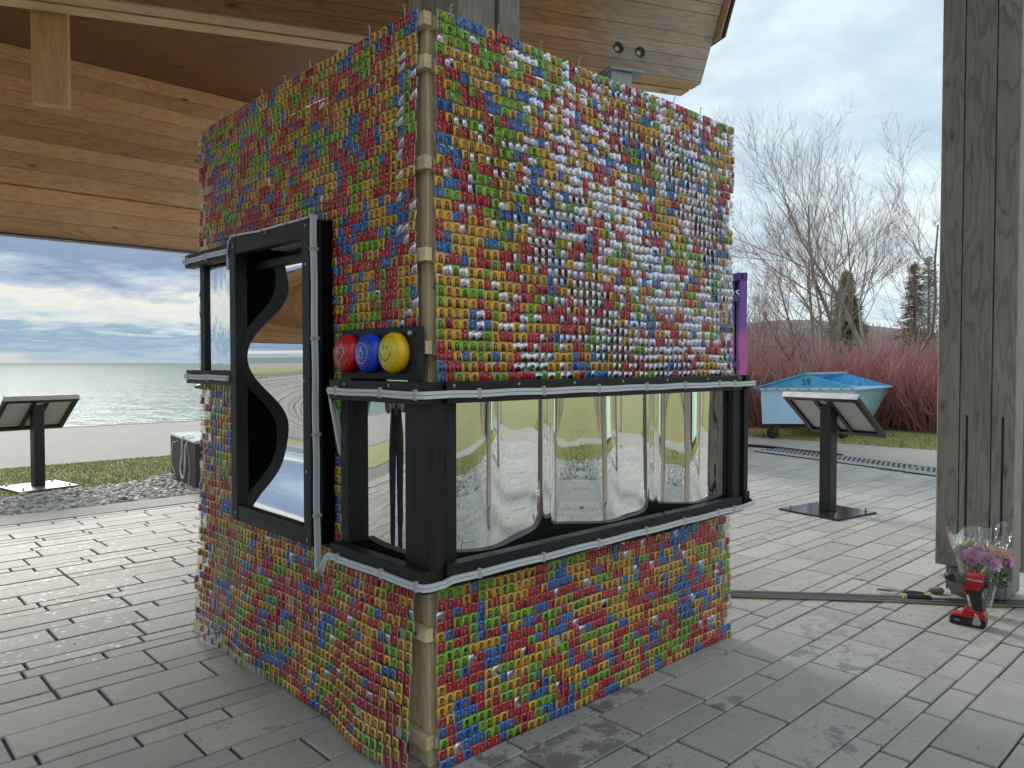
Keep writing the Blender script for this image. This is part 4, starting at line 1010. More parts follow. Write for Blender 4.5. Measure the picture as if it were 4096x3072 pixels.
for xa, sg in ((.004, 1), (CWd-.004, -1)):
    corr(CL-.13, .12, CH_-.05, .03, .2, 'side_panel', Matrix.Translation((xa, .12, 0)) @ Matrix.Rotation(R(90), 4, 'Z') @ Matrix.Diagonal((1, -sg, 1, 1)), M['sunset'])
for z in (.35, .98, 1.70):
    sub('hinge', ct, CWd-.20, CWd-.09, -.014, .0, z-.03, z+.03, M['violet'], .003); sub('hinge', ct, .09, .2, -.014, .0, z-.03, z+.03, M['violet'], .003)
wm = simple('white_vinyl', (.80, .80, .82), .5)
me = text_mesh('nies', .17, .001, wm); link('lettering', me, ct, mtx=Matrix.Translation((CWd-.20, .016, 1.77)) @ Matrix.Rotation(R(90), 4, 'X'))
me = text_mesh('6', .14, .001, wm); link('lettering', me, ct, mtx=Matrix.Translation((CWd-.335, .016, 1.47)) @ Matrix.Rotation(R(90), 4, 'X'))
def pine_sil(x, h, wd):
    P = [(x-.012, .0)]; n_ = 9
    for i in range(n_): P += [(x-wd*(1-i/n_)*.5, h*(.1+.9*i/n_)), (x-wd*(1-i/n_)*.22, h*(.1+.9*(i+.85)/n_))]
    P.append((x, h)); R_ = [(2*x-a, b) for a, b in P[:-1]][::-1]; q = MB(); q.prism([(a, b+.12) for a, b in P+R_], .012, .016); q.obj('pine_silhouette', M['ink'], ct)
for x, h, wd in ((CWd-.19, 1.03, .12), (CWd-.34, 1.38, .42), (CWd-.62, 1.2, .36), (CWd-.9, 1.3, .4), (CWd-1.25, 1.1, .36)): pine_sil(x, h, wd)

# ================================================================== charcoal bench block with a coil of white wire
bk = thing('bench_block', 'charcoal concrete seat block with a pale wrapped top on the pebble bed', 'bench', (-2.49, 5.94, -.012), math.atan2(.72, -.52))
sub('block', bk, 0, .88, -.85, 0, 0, .372, M['concrete_dark'], .004)
M['wrap'] = simple('pale_plastic_wrap', (.70, .72, .74), .2, 0, .12, 18, .5)
sub('wrapped_top', bk, -.006, .886, -.856, .006, .373, .398, M['wrap'], .008)
M['wire'] = simple('white_wire', (.72, .72, .70), .45)
wr = random.Random(5); q = MB()
bx = Vector((-.52, .72, 0)).normalized(); by = Vector((-.72, -.52, 0)).normalized(); b0 = Vector((-2.49, 5.94, 0))
def bw(a, o, z): return b0+bx*a+by*o+Vector((0, 0, z))
def loop(pts): 
    P = []
    for i in range(len(pts)-1):
        p0, p1, p2, p3 = [Vector(pts[max(0, min(len(pts)-1, i+k))]) for k in (-1, 0, 1, 2)]
        for k in range(7):
            t = k/7; P.append(.5*((2*p1)+(p2-p0)*t+(2*p0-5*p1+4*p2-p3)*t*t+(3*p1-p0-3*p2+p3)*t**3))
    P.append(Vector(pts[-1])); return P
for k in range(4):
    j = lambda: wr.uniform(-.025, .025)
    q.tube(loop([bw(.30+j(), -.06, .402), bw(.36+j(), .008, .39), bw(.40+j(), .012, .25), bw(.46+j(), .012, .10+j()), bw(.36+j(), .012, .05), bw(.30+j(), .012, .16), bw(.27+j(), .010, .34), bw(.22+j(), -.05, .402)]), .0035, 5)
q.tube(loop([bw(.24, -.02, .402), bw(.22, .010, .36), bw(.16, .012, .24), bw(.13, .012, .15), bw(.17, .012, .08), bw(.14, .015, .004)]), .0035, 5)
q.tube(loop([bw(.5, -.05, .402), bw(.62, .011, .33), bw(.74, .012, .30), bw(.80, .012, .14), bw(.66, .012, .05), bw(.84, .012, .03)]), .0035, 5)
o = q.obj('wire_coil', M['wire']); o['label'] = 'loose loops of white wire draped over the charcoal seat block'; o['category'] = 'wire'

# ================================================================== shore rocks
for k, (u, sz) in enumerate(((-17.9, .34), (-17.4, .42), (-16.9, .36), (-16.5, .5), (-16.0, .4))):
    rr_ = random.Random(k); bm = bmesh.new(); bmesh.ops.create_icosphere(bm, subdivisions=2, radius=sz)
    for v in bm.verts: v.co *= rr_.uniform(.75, 1.15); v.co.z *= .6
    me = bpy.data.meshes.new('rock'); bm.to_mesh(me); bm.free(); me.materials.append(M['concrete_dark'])
    o = link('rock', me, loc=(u, 43.0+rr_.uniform(-.8, .8), -.40)); o['label'] = ['leftmost', 'second from the left', 'middle one', 'fourth from the left', 'rightmost'][k]+' of five dark rocks at the water edge beside the booth'; o['category'] = 'rock'; o['group'] = 'dark shore rocks'

# ================================================================== floor cable cover, cable ramps, cable
M['gold'] = simple('yellow_stripe', (.34, .27, .12), .45)
M['ridge'] = simple('ridge_rubber', (.06, .062, .066), .32, 0, .2, 20, .0, .6)
fc = thing('floor_cable_cover', 'low black cable cover strip with thin yellow lines from the booth past the column', 'cable cover')
path = [(.35, 3.36), (.95, 3.245), (1.35, 3.205), (1.60, 3.175), (1.82, 3.135), (2.10, 3.11), (2.7, 3.09)]
for off in (.021, -.021):
    q = MB(); P = []
    pr = [(-.019, 0), (-.013, .009), (-.004, .012), (.004, .012), (.013, .009), (.019, 0)]
    for i, (x, y) in enumerate(path):
        t = (Vector(path[min(i+1, 6)])-Vector(path[max(i-1, 0)])).normalized(); n_ = Vector((-t.y, t.x)); P.append([(x+n_.x*(off+a), y+n_.y*(off+a), b+.001) for a, b in pr])
    vs = [p for r_ in P for p in r_]; q.add(vs, [(i*6+j, i*6+j+1, i*6+7+j, i*6+6+j) for i in range(6) for j in range(5)]); q.obj('cover_ridge', M['ridge'], fc)
for off in (.0385, -.003, -.0415):
    q = MB(); q.ribbon([(x, y+off, .0035) for x, y in path], (0, 0, 1), .0022, .005); q.obj('yellow_line', M['gold'], fc)
mats_ = [((2.93, 8.62), (3.36, 7.86)), ((3.365, 7.85), (3.78, 7.06)), ((3.785, 7.05), (4.19, 6.25))]
for k, (a, b) in enumerate(mats_):
    a, b = Vector((*a, 0)), Vector((*b, 0)); L_ = (b-a).length; t = (b-a)/L_
    r_ = thing('cable_ramp', ['black studded cable ramp mat, farthest of the row, nearest the shipping container', 'black studded cable ramp mat lying in the middle of the row behind the lectern sign', 'black studded cable ramp mat, nearest of the row, running in behind the timber column'][k], 'cable ramp', a, math.atan2(t.y, t.x), 'cable ramp mats')
    q = MB(); q.prism([(-.24, 0), (-.15, .020), (.15, .020), (.24, 0)], 0, L_-.004, 0, Matrix(((0, 1, 0, 0), (1, 0, 0, 0), (0, 0, 1, .001), (0, 0, 0, 1)))); q.obj('mat', simple('ramp_rubber', (.27, .29, .30), .42, 0, .25, 10), r_)
    q = MB(); nx_ = int(L_/.055)
    for i in range(nx_):
        for j in range(7):
            y = -.126+.042*j; x = .03+i*.055+(j % 2)*.02
            if x < L_-.03: q.box(x-.012, x+.012, y-.006, y+.006, .0205, .025)
    q.obj('studs', M['ridge'], r_, kind='stuff')
    for y in (-.235, .235):
        q = MB(); q.box(.0, L_-.004, y-.012, y+.012, .001, .009); q.obj('edge_strip', M['rubber'], r_)
q = MB(); q.tube(loop([(2.2, 9.3, .004), (2.75, 9.15, .004), (3.0, 8.98, .004), (3.16, 8.75, .004), (3.30, 8.5, .004), (3.55, 8.12, .004)]), .018, 8)
o = q.obj('power_cable', M['rubber'], smooth=True); o['label'] = 'thick black cable lying on the paving beside the cable ramp mats'; o['category'] = 'cable'

# ================================================================== red and black cordless drill standing on its battery
M['dred'] = simple('drill_red', (.44, .012, .018), .35, 0, .1, 30); M['dblk'] = simple('drill_black', (.015, .015, .017), .45, 0, .2, 40)
M['dgrey'] = simple('drill_grey', (.10, .105, .11), .35, .5, .2, 40); M['chrome'] = simple('drill_steel', (.5, .5, .5), .2, 1)
dr = thing('cordless_drill', 'red and black cordless drill standing upright on its battery beside the flowers', 'drill', (1.752, 2.872, 0), math.atan2(.64, -.77))
RX = Matrix.Rotation(R(90), 4, 'Y'); HZ = .172
def along(x0): return Matrix.Translation((x0, 0, HZ)) @ RX
q = MB(); q.lathe([(.0001, -.052), (.018, -.052), (.0255, -.046), (.0275, -.030), (.0265, -.002), (.024, .012)], 20, along(0)); me = q.mesh('motor_housing', M['dred']); smooth_by(me, 35); link('motor_housing', me, dr)
q = MB(); q.lathe([(.0001, -.062), (.019, -.061), (.024, -.055), (.0262, -.047)], 20, along(0)); me = q.mesh('rear_cap', M['dblk']); smooth_by(me, 35); link('rear_cap', me, dr)
q = MB(); q.lathe([(.0245, .012), (.0250, .014), (.0250, .028), (.0242, .030), (.0225, .031), (.0225, .047), (.020, .049)], 20, along(0)); me = q.mesh('clutch_ring', M['dgrey']); smooth_by(me, 35); link('clutch_ring', me, dr)
q = MB(); q.lathe([(.018, .049), (.019, .052), (.019, .070), (.015, .078), (.010, .088), (.0001, .088)], 20, along(0)); me = q.mesh('chuck', M['dblk']); smooth_by(me, 35); link('chuck', me, dr)
q = MB(); q.lathe([(.0105, .084), (.011, .090), (.005, .093), (.0028, .094), (.0028, .108), (.0001, .110)], 12, along(0)); me = q.mesh('bit', M['chrome']); link('bit', me, dr)
q = MB(); q.prism([(.012, .150), (.024, .152), (.020, .132), (.010, .126), (.004, .110), (-.012, .050), (-.046, .050), (-.040, .080), (-.036, .126), (-.046, .150)], -.0165, .0165); q.obj('handle', M['dblk'], dr, bevel=.005)
q = MB(); q.prism([(.020, .158), (.030, .150), (.026, .136), (-.030, .136), (-.040, .150), (-.038, .160)], -.019, .019); q.obj('handle_neck', M['dred'], dr, bevel=.003)
q = MB(); q.prism([(.010, .138), (.024, .136), (.022, .122), (.016, .112), (.008, .112)], -.008, .008); q.obj('trigger', M['dred'], dr, bevel=.002)
q = MB(); q.prism([(.030, .044), (.040, .040), (.064, .036), (.064, .030), (-.052, .030), (-.052, .050), (-.046, .060), (.0, .060), (.018, .066)], -.027, .027); q.obj('battery_cap', M['dred'], dr, bevel=.003)
q = MB(); q.prism([(.066, .0), (.066, .031), (-.054, .031), (-.054, .006), (-.050, 0)], -.0285, .0285); q.obj('battery', M['dblk'], dr, bevel=.004)
q = MB(); q.prism([(-.010, .008), (-.036, .008), (-.040, .020), (-.028, .052), (-.020, .052), (-.012, .024)], .0287, .031); q.obj('belt_hook', M['chrome'], dr, bevel=.001)
TX = Matrix(((-1, 0, 0, 0), (0, 0, 1, 0), (0, 1, 0, 0), (0, 0, 0, 1)))
for body, size, x, z, y, mm, sh_ in (('Milwaukee', .0125, -.016, .179, .0268, wm, .25), ('M18', .008, .040, .017, .0289, wm, 0)):
    me = text_mesh(body, size, .0004, mm, shear=sh_); link('lettering', me, dr, mtx=Matrix.Translation((x, y, z)) @ TX)

# ================================================================== snips, knife, tan stone by the column
sn = thing('snips', 'open steel snips with black and yellow grips lying on the paving by the column', 'snips', (1.66, 3.25, .006), math.atan2(-.12, .2))
M['tyel'] = simple('tool_yellow', (.55, .55, .04), .4)
for s_ in (-1, 1):
    q = MB(); q.tube(loop([(-.075, s_*.004, .004), (-.03, s_*.010, .006), (.0, s_*.004, .007), (.03, -s_*.004, .008)]), .0032, 6); q.obj('blade', M['chrome'], sn)
    q = MB(); q.tube(loop([(.03, -s_*.004, .008), (.07, -s_*.012, .010), (.115, -s_*.010, .009)]), .0072, 8); q.obj('grip', M['dblk'], sn)
    q = MB(); q.tube([(.108, -s_*.0102, .0095), (.126, -s_*.008, .009)], .0074, 8); q.obj('grip_end', M['tyel'], sn)
kn = thing('utility_knife', 'black cylindrical torch with a yellow ringed end lying on the paving by the snips', 'torch', (1.70, 3.165, .0135), math.atan2(-.02, .1)); kn.name = 'torch'
q = MB(); q.lathe([(.0001, -.05), (.0125, -.05), (.0135, -.044), (.0125, -.02), (.0125, .05), (.010, .058), (.0001, .058)], 16, RX); me = q.mesh('barrel', M['dblk']); smooth_by(me, 40); link('barrel', me, kn)
q = MB(); q.lathe([(.0128, -.0485), (.0139, -.044), (.0139, -.038), (.0128, -.036)], 16, RX); q.obj('end_ring', M['tyel'], kn)
q = MB(); q.lathe([(.0001, -.0502), (.010, -.0503), (.010, -.0506), (.0001, -.0506)], 16, RX); q.obj('lens', M['whitepanel'], kn)
bm = bmesh.new(); bmesh.ops.create_icosphere(bm, subdivisions=3, radius=1)
rr_ = random.Random(2)
for v in bm.verts: v.co = Vector((v.co.x*.035, v.co.y*.02, v.co.z*.014))*(1+.1*math.sin(v.co.x*5)+.06*rr_.uniform(-1, 1))
me = bpy.data.meshes.new('stone'); bm.to_mesh(me); bm.free(); me.materials.append(simple('tan_stone', (.22, .17, .12), .8, 0, .3, 40)); me.polygons.foreach_set('use_smooth', [True]*len(me.polygons))
o = link('stone', me, loc=(1.842, 3.262, .013)); o['label'] = 'small tan stone tucked under the left edge of the timber column'; o['category'] = 'stone'

# ================================================================== bouquet in a clear sleeve leaning on the column
bq = thing('flower_bouquet', 'bouquet of pink chrysanthemums and a peach gerbera in a clear sleeve leaning on the column', 'bouquet', (1.862, 2.985, 0))
fr_ = random.Random(12)
q = MB(); NU, NV = 40, 12; V = []
for j in range(NV+1):
    t = j/NV
    for i in range(NU):
        a = 2*math.pi*i/NU; rx = .036+.088*t**1.1; ry = .024+.040*t
        wv = 1+.05*math.sin(7*a+2*t)+.03*math.sin(13*a+5*t)*t
        z = t*(.325+.018*math.sin(2*a+.6)+.014*math.sin(5*a))
        V.append((rx*wv*math.cos(a)+.016*t, ry*wv*math.sin(a)+.045*t, z+.003))
q.add(V, [(j*NU+i, j*NU+(i+1) % NU, (j+1)*NU+(i+1) % NU, (j+1)*NU+i) for j in range(NV) for i in range(NU)])
q.obj('clear_sleeve', M['cello'], bq, smooth=True)
for x, z, s_, mm in ((.086, .282, .011, M['whitepanel']), (.112, .252, .014, simple('pink_sticker', (.55, .36, .32), .4))):
    q = MB(); q.lathe([(.0001, 0), (s_, .0003), (s_, .0008), (.0001, .0008)], 4 if mm is M['whitepanel'] else 18, Matrix.Translation((x, -.045+.045*z/.33+.012, z)) @ Matrix.Rotation(R(100), 4, 'X') @ Matrix.Rotation(R(35), 4, 'Z')); q.obj('sticker', mm, bq)
def flower(c, r, n_rings, npet, cup, colr, cen, tilt):
    fl = bpy.data.objects.new('flower', None); COL.objects.link(fl); fl.parent = bq; fl.location = c; fl.rotation_euler = tilt
    q = MB()
    for k in range(n_rings):
        rr2 = r*(1-.16*k); up = cup*(k+.4)
        for i in range(npet):
            a = 2*math.pi*(i+.5*(k % 2))/npet+fr_.uniform(-.08, .08); w_ = rr2*math.sin(math.pi/npet)*.72; L_ = rr2*fr_.uniform(.9, 1.05)
            d = Vector((math.cos(a), math.sin(a), 0)); s_ = Vector((-d.y, d.x, 0)); z = Vector((0, 0, 1)); zc_ = .0022*k
            P = [d*r*.12+z*zc_, d*L_*.55-s_*w_+z*(zc_+up*.5*r), d*L_*.92-s_*w_*.8+z*(zc_+up*r*.9), d*L_*1.02+z*(zc_+up*r), d*L_*.92+s_*w_*.8+z*(zc_+up*r*.9), d*L_*.55+s_*w_+z*(zc_+up*.5*r), d*L_*.55+z*(zc_+up*.42*r)]
            q.add(P, [(0, 1, 6), (1, 2, 3, 6), (6, 3, 4, 5), (0, 6, 5)])
    q.obj('petals', simple('petal', colr, .5, 0, .2, 60, 0, .3), fl)
    q = MB(); q.lathe([(.0001, .012), (r*.16, .011), (r*.24, .006), (r*.2, 0)], 14); q.obj('flower_eye', simple('flower_eye', cen, .7, 0, .25, 200), fl)
PK = (.74, .40, .66)
flower((.082, .03, .242), .046, 2, 26, .12, (.72, .46, .30), (.60, .33, .16), (R(22), R(6), 0))
for c, r, tl in (((-.028, .02, .228), .036, (R(55), R(-25), 0)), ((.018, -.002, .218), .036, (R(58), R(5), 0)), ((.040, -.012, .208), .034, (R(64), R(14), 0)), ((.112, .02, .215), .032, (R(50), R(25), 0)), ((.012, .04, .25), .028, (R(30), 0, 0))):
    flower(c, r, 4, 18, .16, PK, (.55, .35, .12), tl)
q = MB()
for k in range(170):
    c = Vector((fr_.uniform(-.035, .115), fr_.uniform(-.015, .05), fr_.uniform(.10, .215))); a = fr_.uniform(0, 6.28); d = Vector((math.cos(a), math.sin(a)*.6, fr_.uniform(-.2, .9))).normalized()*fr_.uniform(.018, .034); s_ = d.cross(Vector((fr_.uniform(-1, 1), fr_.uniform(-1, 1), 1))).normalized()*.006
    q.add([c, c+d*.5+s_, c+d, c+d*.5-s_], [(0, 1, 2, 3)])
q.obj('foliage', simple('bouquet_leaf', (.035, .07, .028), .55, 0, .35, 60), bq, kind='stuff')
for k in range(9):
    x = fr_.uniform(-.02, .02); q = MB(); q.tube([(x, fr_.uniform(-.01, .01), .008), (x*1.2+.006, .01, .06), (x*2.6+.03, .02, .16), (x*3+.04, .025, .2)], .0026, 5); q.obj('stem', simple('bouquet_stem', (.10, .18, .05), .5), bq)
q = MB()
for k in range(7):
    c = Vector((-.03+fr_.uniform(-.015, .03), .035, .255+fr_.uniform(-.015, .035))); q.tube([c, c+Vector((.002, 0, .010)), c+Vector((.004, 0, .018))], [.003, .0052, .0015], 6)
for k in range(3):
    c = Vector((-.012+k*.006, -.02, .17+.008*k)); q.tube([c, c+Vector((.002, 0, .008)), c+Vector((.004, 0, .014))], [.003, .0055, .0015], 6)
q.obj('yellow_buds', simple('freesia_bud', (.62, .60, .16), .5), bq, kind='stuff')

mc = thing('storage_container', 'pale mint storage container by the grassy bank, seen only in the long mirror', 'container', L2W(4.0, -6.3, 0), ANG)
sub('side_panel', mc, 0, 1.5, 0, .03, .06, 1.75, simple('mint_paint', (.42, .62, .56), .5, 0, .08, 4)); sub('side_panel', mc, 0, .03, -.9, -.001, .06, 1.75, M['blackmetal']); sub('end_panel', mc, 1.47, 1.5, -.9, -.001, .06, 1.75, M['dwhite']); sub('roof', mc, 0, 1.5, -.9, .03, 1.752, 1.80, M['dwhite']); sub('skid', mc, 0, 1.5, -.8, .0, 0, .058, M['rust'])

# ================================================================== vegetation
def twig_mesh(name, segs, m, n=4):
    """segs: list of polylines (pts, radii, colour)"""
    V = []; F = []; Cc = []
    for pts, rad, col in segs:
        pts = np.asarray(pts, float); k = len(pts); nn = 3 if max(rad) < .012 else n
        t = np.gradient(pts, axis=0); t /= np.linalg.norm(t, axis=1)[:, None]+1e-9
        ref = np.array([0, 0, 1.0]) if abs(t[0, 2]) < .9 else np.array([1.0, 0, 0])
        a = np.cross(t, ref); a /= np.linalg.norm(a, axis=1)[:, None]+1e-9; b = np.cross(t, a); base = len(V)
        for i in range(k):
            for j in range(nn):
                an = 2*math.pi*j/nn; V.append(pts[i]+(a[i]*math.cos(an)+b[i]*math.sin(an))*rad[i]); Cc.append(col)
        for i in range(k-1):
            for j in range(nn): F.append((base+i*nn+j, base+i*nn+(j+1) % nn, base+(i+1)*nn+(j+1) % nn, base+(i+1)*nn+j))
    return fast_mesh(name, np.array(V), np.array(F), 4, m, np.array(Cc), smooth=True)
BARK = [(.32, .28, .24), (.36, .315, .27), (.28, .24, .21)]
TWIG = [(.33, .215, .175), (.37, .24, .195), (.29, .20, .17)]
def grow(rg, p, d, length, r, depth, maxd, out, up=.25, wig=.16, kids=(3, 5), ang=(22, 48), shrink=(.45, .7)):
    k = 6 if depth < 2 else (5 if depth < 3 else 4)
    pts = [np.array(p)]; dirs = []; dd = np.array(d, float)
    for i in range(k):
        dd = dd+np.array([rg.gauss(0, wig), rg.gauss(0, wig), rg.gauss(0, wig*.6)+up*.35]); dd /= np.linalg.norm(dd)
        pts.append(pts[-1]+dd*length/k); dirs.append(dd.copy())
    rad = [r*(1-.72*i/k) for i in range(k+1)]
    out.append((depth, pts, rad))
    if depth < maxd:
        for c in range(rg.randint(*kids)):
            t = rg.uniform(.25, .98); i = min(k-1, int(t*k)); a = R(rg.uniform(*ang)); ax = np.cross(dirs[i], np.array([rg.gauss(0, 1), rg.gauss(0, 1), rg.gauss(0, 1)])); ax /= np.linalg.norm(ax)+1e-9
            nd_ = dirs[i]*math.cos(a)+ax*math.sin(a)
            L_ = length*rg.uniform(*shrink)*(1.15-.5*t)
            grow(rg, pts[i]+(pts[i+1]-pts[i])*(t*k-i), nd_, L_, max(.0026, rad[i]*.5), depth+1, maxd, out, up, wig, kids, ang, shrink)
def bare_tree(label, base, stems, seed, group, kids=(4, 6), maxd=3, up=.25, twr=1.0):
    rg = random.Random(seed); out = []
    for (dx, dy, d, L_, r) in stems: grow(rg, (dx, dy, -.02), d, L_, r, 0, maxd, out, up, kids=kids)
    t = thing('bare_tree', label, 'tree', base, 0, group)
    lo = [(p, [x for x in r], rg.choice(BARK)) for dep, p, r in out if dep <= 0]; hi_ = [(p, [x*twr for x in r], rg.choice(BARK if dep < 2 else TWIG)) for dep, p, r in out if dep > 0]
    link('trunk', twig_mesh('trunk', lo, M['attr'], 7), t); link('crown', twig_mesh('crown', hi_, M['attr']), t); return t
def nrm(x, y, z): v = np.array([x, y, z], float); return v/np.linalg.norm(v)
# main multi-stemmed tree behind the dumpster
bare_tree('tall multi-stemmed bare tree behind the blue dumpster, branching low and fanning widest', (6.05, 13.0, -.03), [
    (-.10, 0, nrm(-.42, .0, 1), 3.1, .045), (0, .05, nrm(-.14, .1, 1), 4.0, .052), (.15, 0, nrm(.06, 0, 1), 4.3, .05), (.25, .03, nrm(.34, .1, 1), 3.6, .045), (.30, -.05, nrm(.66, -.1, 1), 3.1, .038), (-.05, -.05, nrm(-.74, -.1, 1), 2.9, .036), (.1, .1, nrm(.22, .2, 1), 3.8, .042), (.32, .1, nrm(.95, .1, 1), 2.6, .034)], 3, 'bare trees beyond the path', kids=(7, 11), up=.30, twr=.8)
bare_tree('slimmer bare tree with three grey stems rising behind the ridge of the dumpster lid', (5.45, 13.2, -.03), [
    (0, 0, nrm(-.25, 0, 1), 3.2, .05), (.12, 0, nrm(.02, .1, 1), 2.9, .042), (-.05, 0, nrm(-.62, .1, 1), 2.4, .034)], 8, 'bare trees beyond the path', kids=(5, 7))
bare_tree('thin young bare tree between the purple container and the dumpster', (4.55, 14.5, -.03), [
    (0, 0, nrm(-.1, 0, 1), 2.6, .03), (.08, 0, nrm(.25, 0, 1), 2.3, .025), (-.1, 0, nrm(-.45, 0, 1), 2.1, .022), (.2, 0, nrm(.5, .1, 1), 1.8, .02)], 11, 'bare trees beyond the path', kids=(5, 7))
bare_tree('bare tree whose top twigs show over the purple container beside the booth', (5.1, 18.0, -.03), [(0, 0, nrm(0, 0, 1), 2.9, .03), (.1, 0, nrm(-.3, 0, 1), 2.5, .028), (-.1, 0, nrm(.3, 0, 1), 2.4, .026)], 15, 'bare trees beyond the path', kids=(5, 7))
# red-twig dogwood thicket, shrub by shrub
def shrub_mesh(seed, n, h, spread, cols, r0=.0075):
    rg = random.Random(seed); S_ = []
    for i in range(n):
        a = rg.uniform(0, 6.283); rr2 = spread*math.sqrt(rg.random())*.45; p = np.array([rr2*math.cos(a), rr2*math.sin(a), -.03]); L_ = h*rg.uniform(.55, 1.08)
        d = nrm(math.cos(a)*rg.uniform(.05, .55)+rg.gauss(0, .16), math.sin(a)*rg.uniform(.05, .55)+rg.gauss(0, .16), 1); pts = [p]
        for k in range(5): d = d+np.array([rg.gauss(0, .13), rg.gauss(0, .13), rg.gauss(0, .06)]); d /= np.linalg.norm(d); pts.append(pts[-1]+d*L_/5)
        c = rg.choice(cols); f = rg.uniform(.75, 1.25); c = tuple(x*f for x in c); r = r0*rg.uniform(.6, 1.1)
        S_.append((pts, [r*(1-.6*k/5) for k in range(6)], c))
        for b_ in range(rg.randint(1, 3)):
            i_ = rg.randint(1, 4); dd = d+np.array([rg.gauss(0, .6), rg.gauss(0, .6), rg.gauss(.1, .3)]); dd /= np.linalg.norm(dd); q0 = pts[i_]; l2 = L_*rg.uniform(.15, .4)
            S_.append(([q0, q0+dd*l2*.5, q0+(dd+np.array([0, 0, .3]))*l2*.9], [r*.6, r*.5, r*.3], tuple(x*1.1 for x in c)))
    return twig_mesh('stems', S_, M['attr'])
RED = [(.47, .15, .165), (.40, .125, .14), (.54, .22, .225), (.38, .18, .155), (.47, .31, .25)]
TAN = [(.34, .25, .17), (.29, .20, .14), (.38, .15, .13), (.42, .30, .22)]
MAUVE = [(.38, .26, .25), (.42, .30, .28), (.34, .24, .22), (.45, .24, .24)]
SH = [shrub_mesh(41+k, 520, 1.2, 1.35, RED) for k in range(3)]; SHT = shrub_mesh(50, 420, 1.25, 1.2, TAN+RED[:2]); SHM = [shrub_mesh(60+k, 420, 1.5, 1.7, MAUVE, .009) for k in range(2)]
srg = random.Random(9)
def shrub(x, y, me, sc, label, grp):
    o = link('dogwood_shrub', me, loc=(x, y, -.03)); o.rotation_euler = (0, 0, srg.uniform(0, 6.28)); o.scale = (sc, sc, sc*srg.uniform(.9, 1.1)); o['label'] = label; o['category'] = 'shrub'; o['group'] = grp; return o
GR = 'red twig shrubs along the verge'
front = [(7.05, 10.5), (6.45, 11.2), (6.9, 11.7), (5.9, 11.9), (7.6, 11.0), (5.45, 12.35), (6.4, 12.5), (7.4, 12.1), (8.1, 11.8), (4.95, 12.6), (8.4, 12.9), (7.9, 10.0)]
ORD = ['first', 'second', 'third', 'fourth', 'fifth', 'sixth', 'seventh', 'eighth', 'ninth', 'tenth', 'eleventh', 'twelfth', 'thirteenth', 'fourteenth', 'fifteenth', 'sixteenth']
front.sort(key=lambda p: p[0]/p[1])
for i, (x, y) in enumerate(front): shrub(x, y, SH[i % 3], srg.uniform(.9, 1.1), 'dense red twigged shrub, %s from the left in the row behind the dumpster' % ORD[i], GR)
for i, (x, y) in enumerate([(3.7, 12.9), (4.0, 12.1), (4.45, 12.5)]): shrub(x, y, SHT, srg.uniform(.85, 1.05), 'tan and red twigged shrub, %s from the left between container and dumpster' % ORD[i], GR)
back = sorted([(4.2+i*.62+srg.uniform(-.3, .3), 15.6+srg.uniform(-.9, 1.6)) for i in range(16)], key=lambda p: p[0]/p[1])
for i, (x, y) in enumerate(back): shrub(x, y, SHM[i % 2] if i < 8 else SH[i % 3], srg.uniform(1.0, 1.35), ('mauve brown bare shrub, %s from the left in the back row below the trees' if i < 8 else 'red twigged shrub, %s from the left in the back row toward the timber column') % ORD[i if i < 8 else i-8], 'shrubs farther back')
# distant scrub on the hill
def far_scrub(n, seed):
    rg = random.Random(seed); S_ = []
    for i in range(n):
        x = rg.uniform(8, 34); y = rg.uniform(36, 52)+x*.1; h = rg.uniform(1.6, 3.4)
        for k in range(7):
            d = nrm(rg.gauss(0, .25), rg.gauss(0, .25), 1); S_.append(([np.array([x, y, -.1]), np.array([x, y, 0])+d*h*.5, np.array([x+rg.gauss(0, .25), y, 0])+d*h], [.06, .045, .012], rg.choice(MAUVE)))
    return S_
link('far_thicket', twig_mesh('far_thicket', far_scrub(420, 4), M['attr']), kind='stuff')
# conifers
def conifer(name, label, base, h, rad, n, seed, cols, sparse=0.0, clump=False):
    rg = random.Random(seed); t = thing(name, label, 'tree', base)
    link('trunk', twig_mesh('trunk', [([np.array([0, 0, -.05]), np.array([.02, 0, h*.5]), np.array([0, 0, h])], [.07, .045, .008], BARK[0])], M['attr'], 7), t)
    V = []; Cc = []; S_ = []
    for i in range(n):
        u = rg.random()**.8; z = h*(.04+.94*u); rm = rad*(1-u)**.85*(1-.25*abs(math.sin(u*26)))+.03; a = rg.uniform(0, 6.283)
        if clump and rg.random() < .4: rm *= 1.25
        d = np.array([math.cos(a), math.sin(a), 0]); tip = np.array([0, 0, z])+d*rm*rg.uniform(.55, 1.0)+np.array([0, 0, (-.18 if not clump else .12)*rm])
        S_.append(([np.array([0, 0, z]), (np.array([0, 0, z])+tip)/2+np.array([0, 0, .02]), tip], [.007, .005, .003], BARK[2]))
        c = np.array(rg.choice(cols))
        for k in range(0 if sparse and rg.random() < sparse else 9):
            f = rg.uniform(.35, 1.05); p = np.array([0, 0, z])*(1-f)+tip*f+np.array([rg.gauss(0, .02) for _ in range(3)])*(2.0 if clump else 1.2)
            e = d*rg.uniform(.03, .10)+np.array([rg.gauss(0, .045), rg.gauss(0, .045), rg.gauss(-.015 if not clump else .03, .03)]); s_ = np.cross(e, np.array([rg.gauss(0, 1), rg.gauss(0, 1), 1])); s_ = s_/(np.linalg.norm(s_)+1e-9)*.010
            V += [p-s_, p+s_, p+e]; Cc += [c*rg.uniform(.6, 1.3)]*3
    link('limbs', twig_mesh('limbs', S_, M['attr']), t)
    if V: link('foliage', fast_mesh('foliage', np.array(V), np.arange(len(V)), 3, M['leaf'], np.array(Cc)), t)
    return t
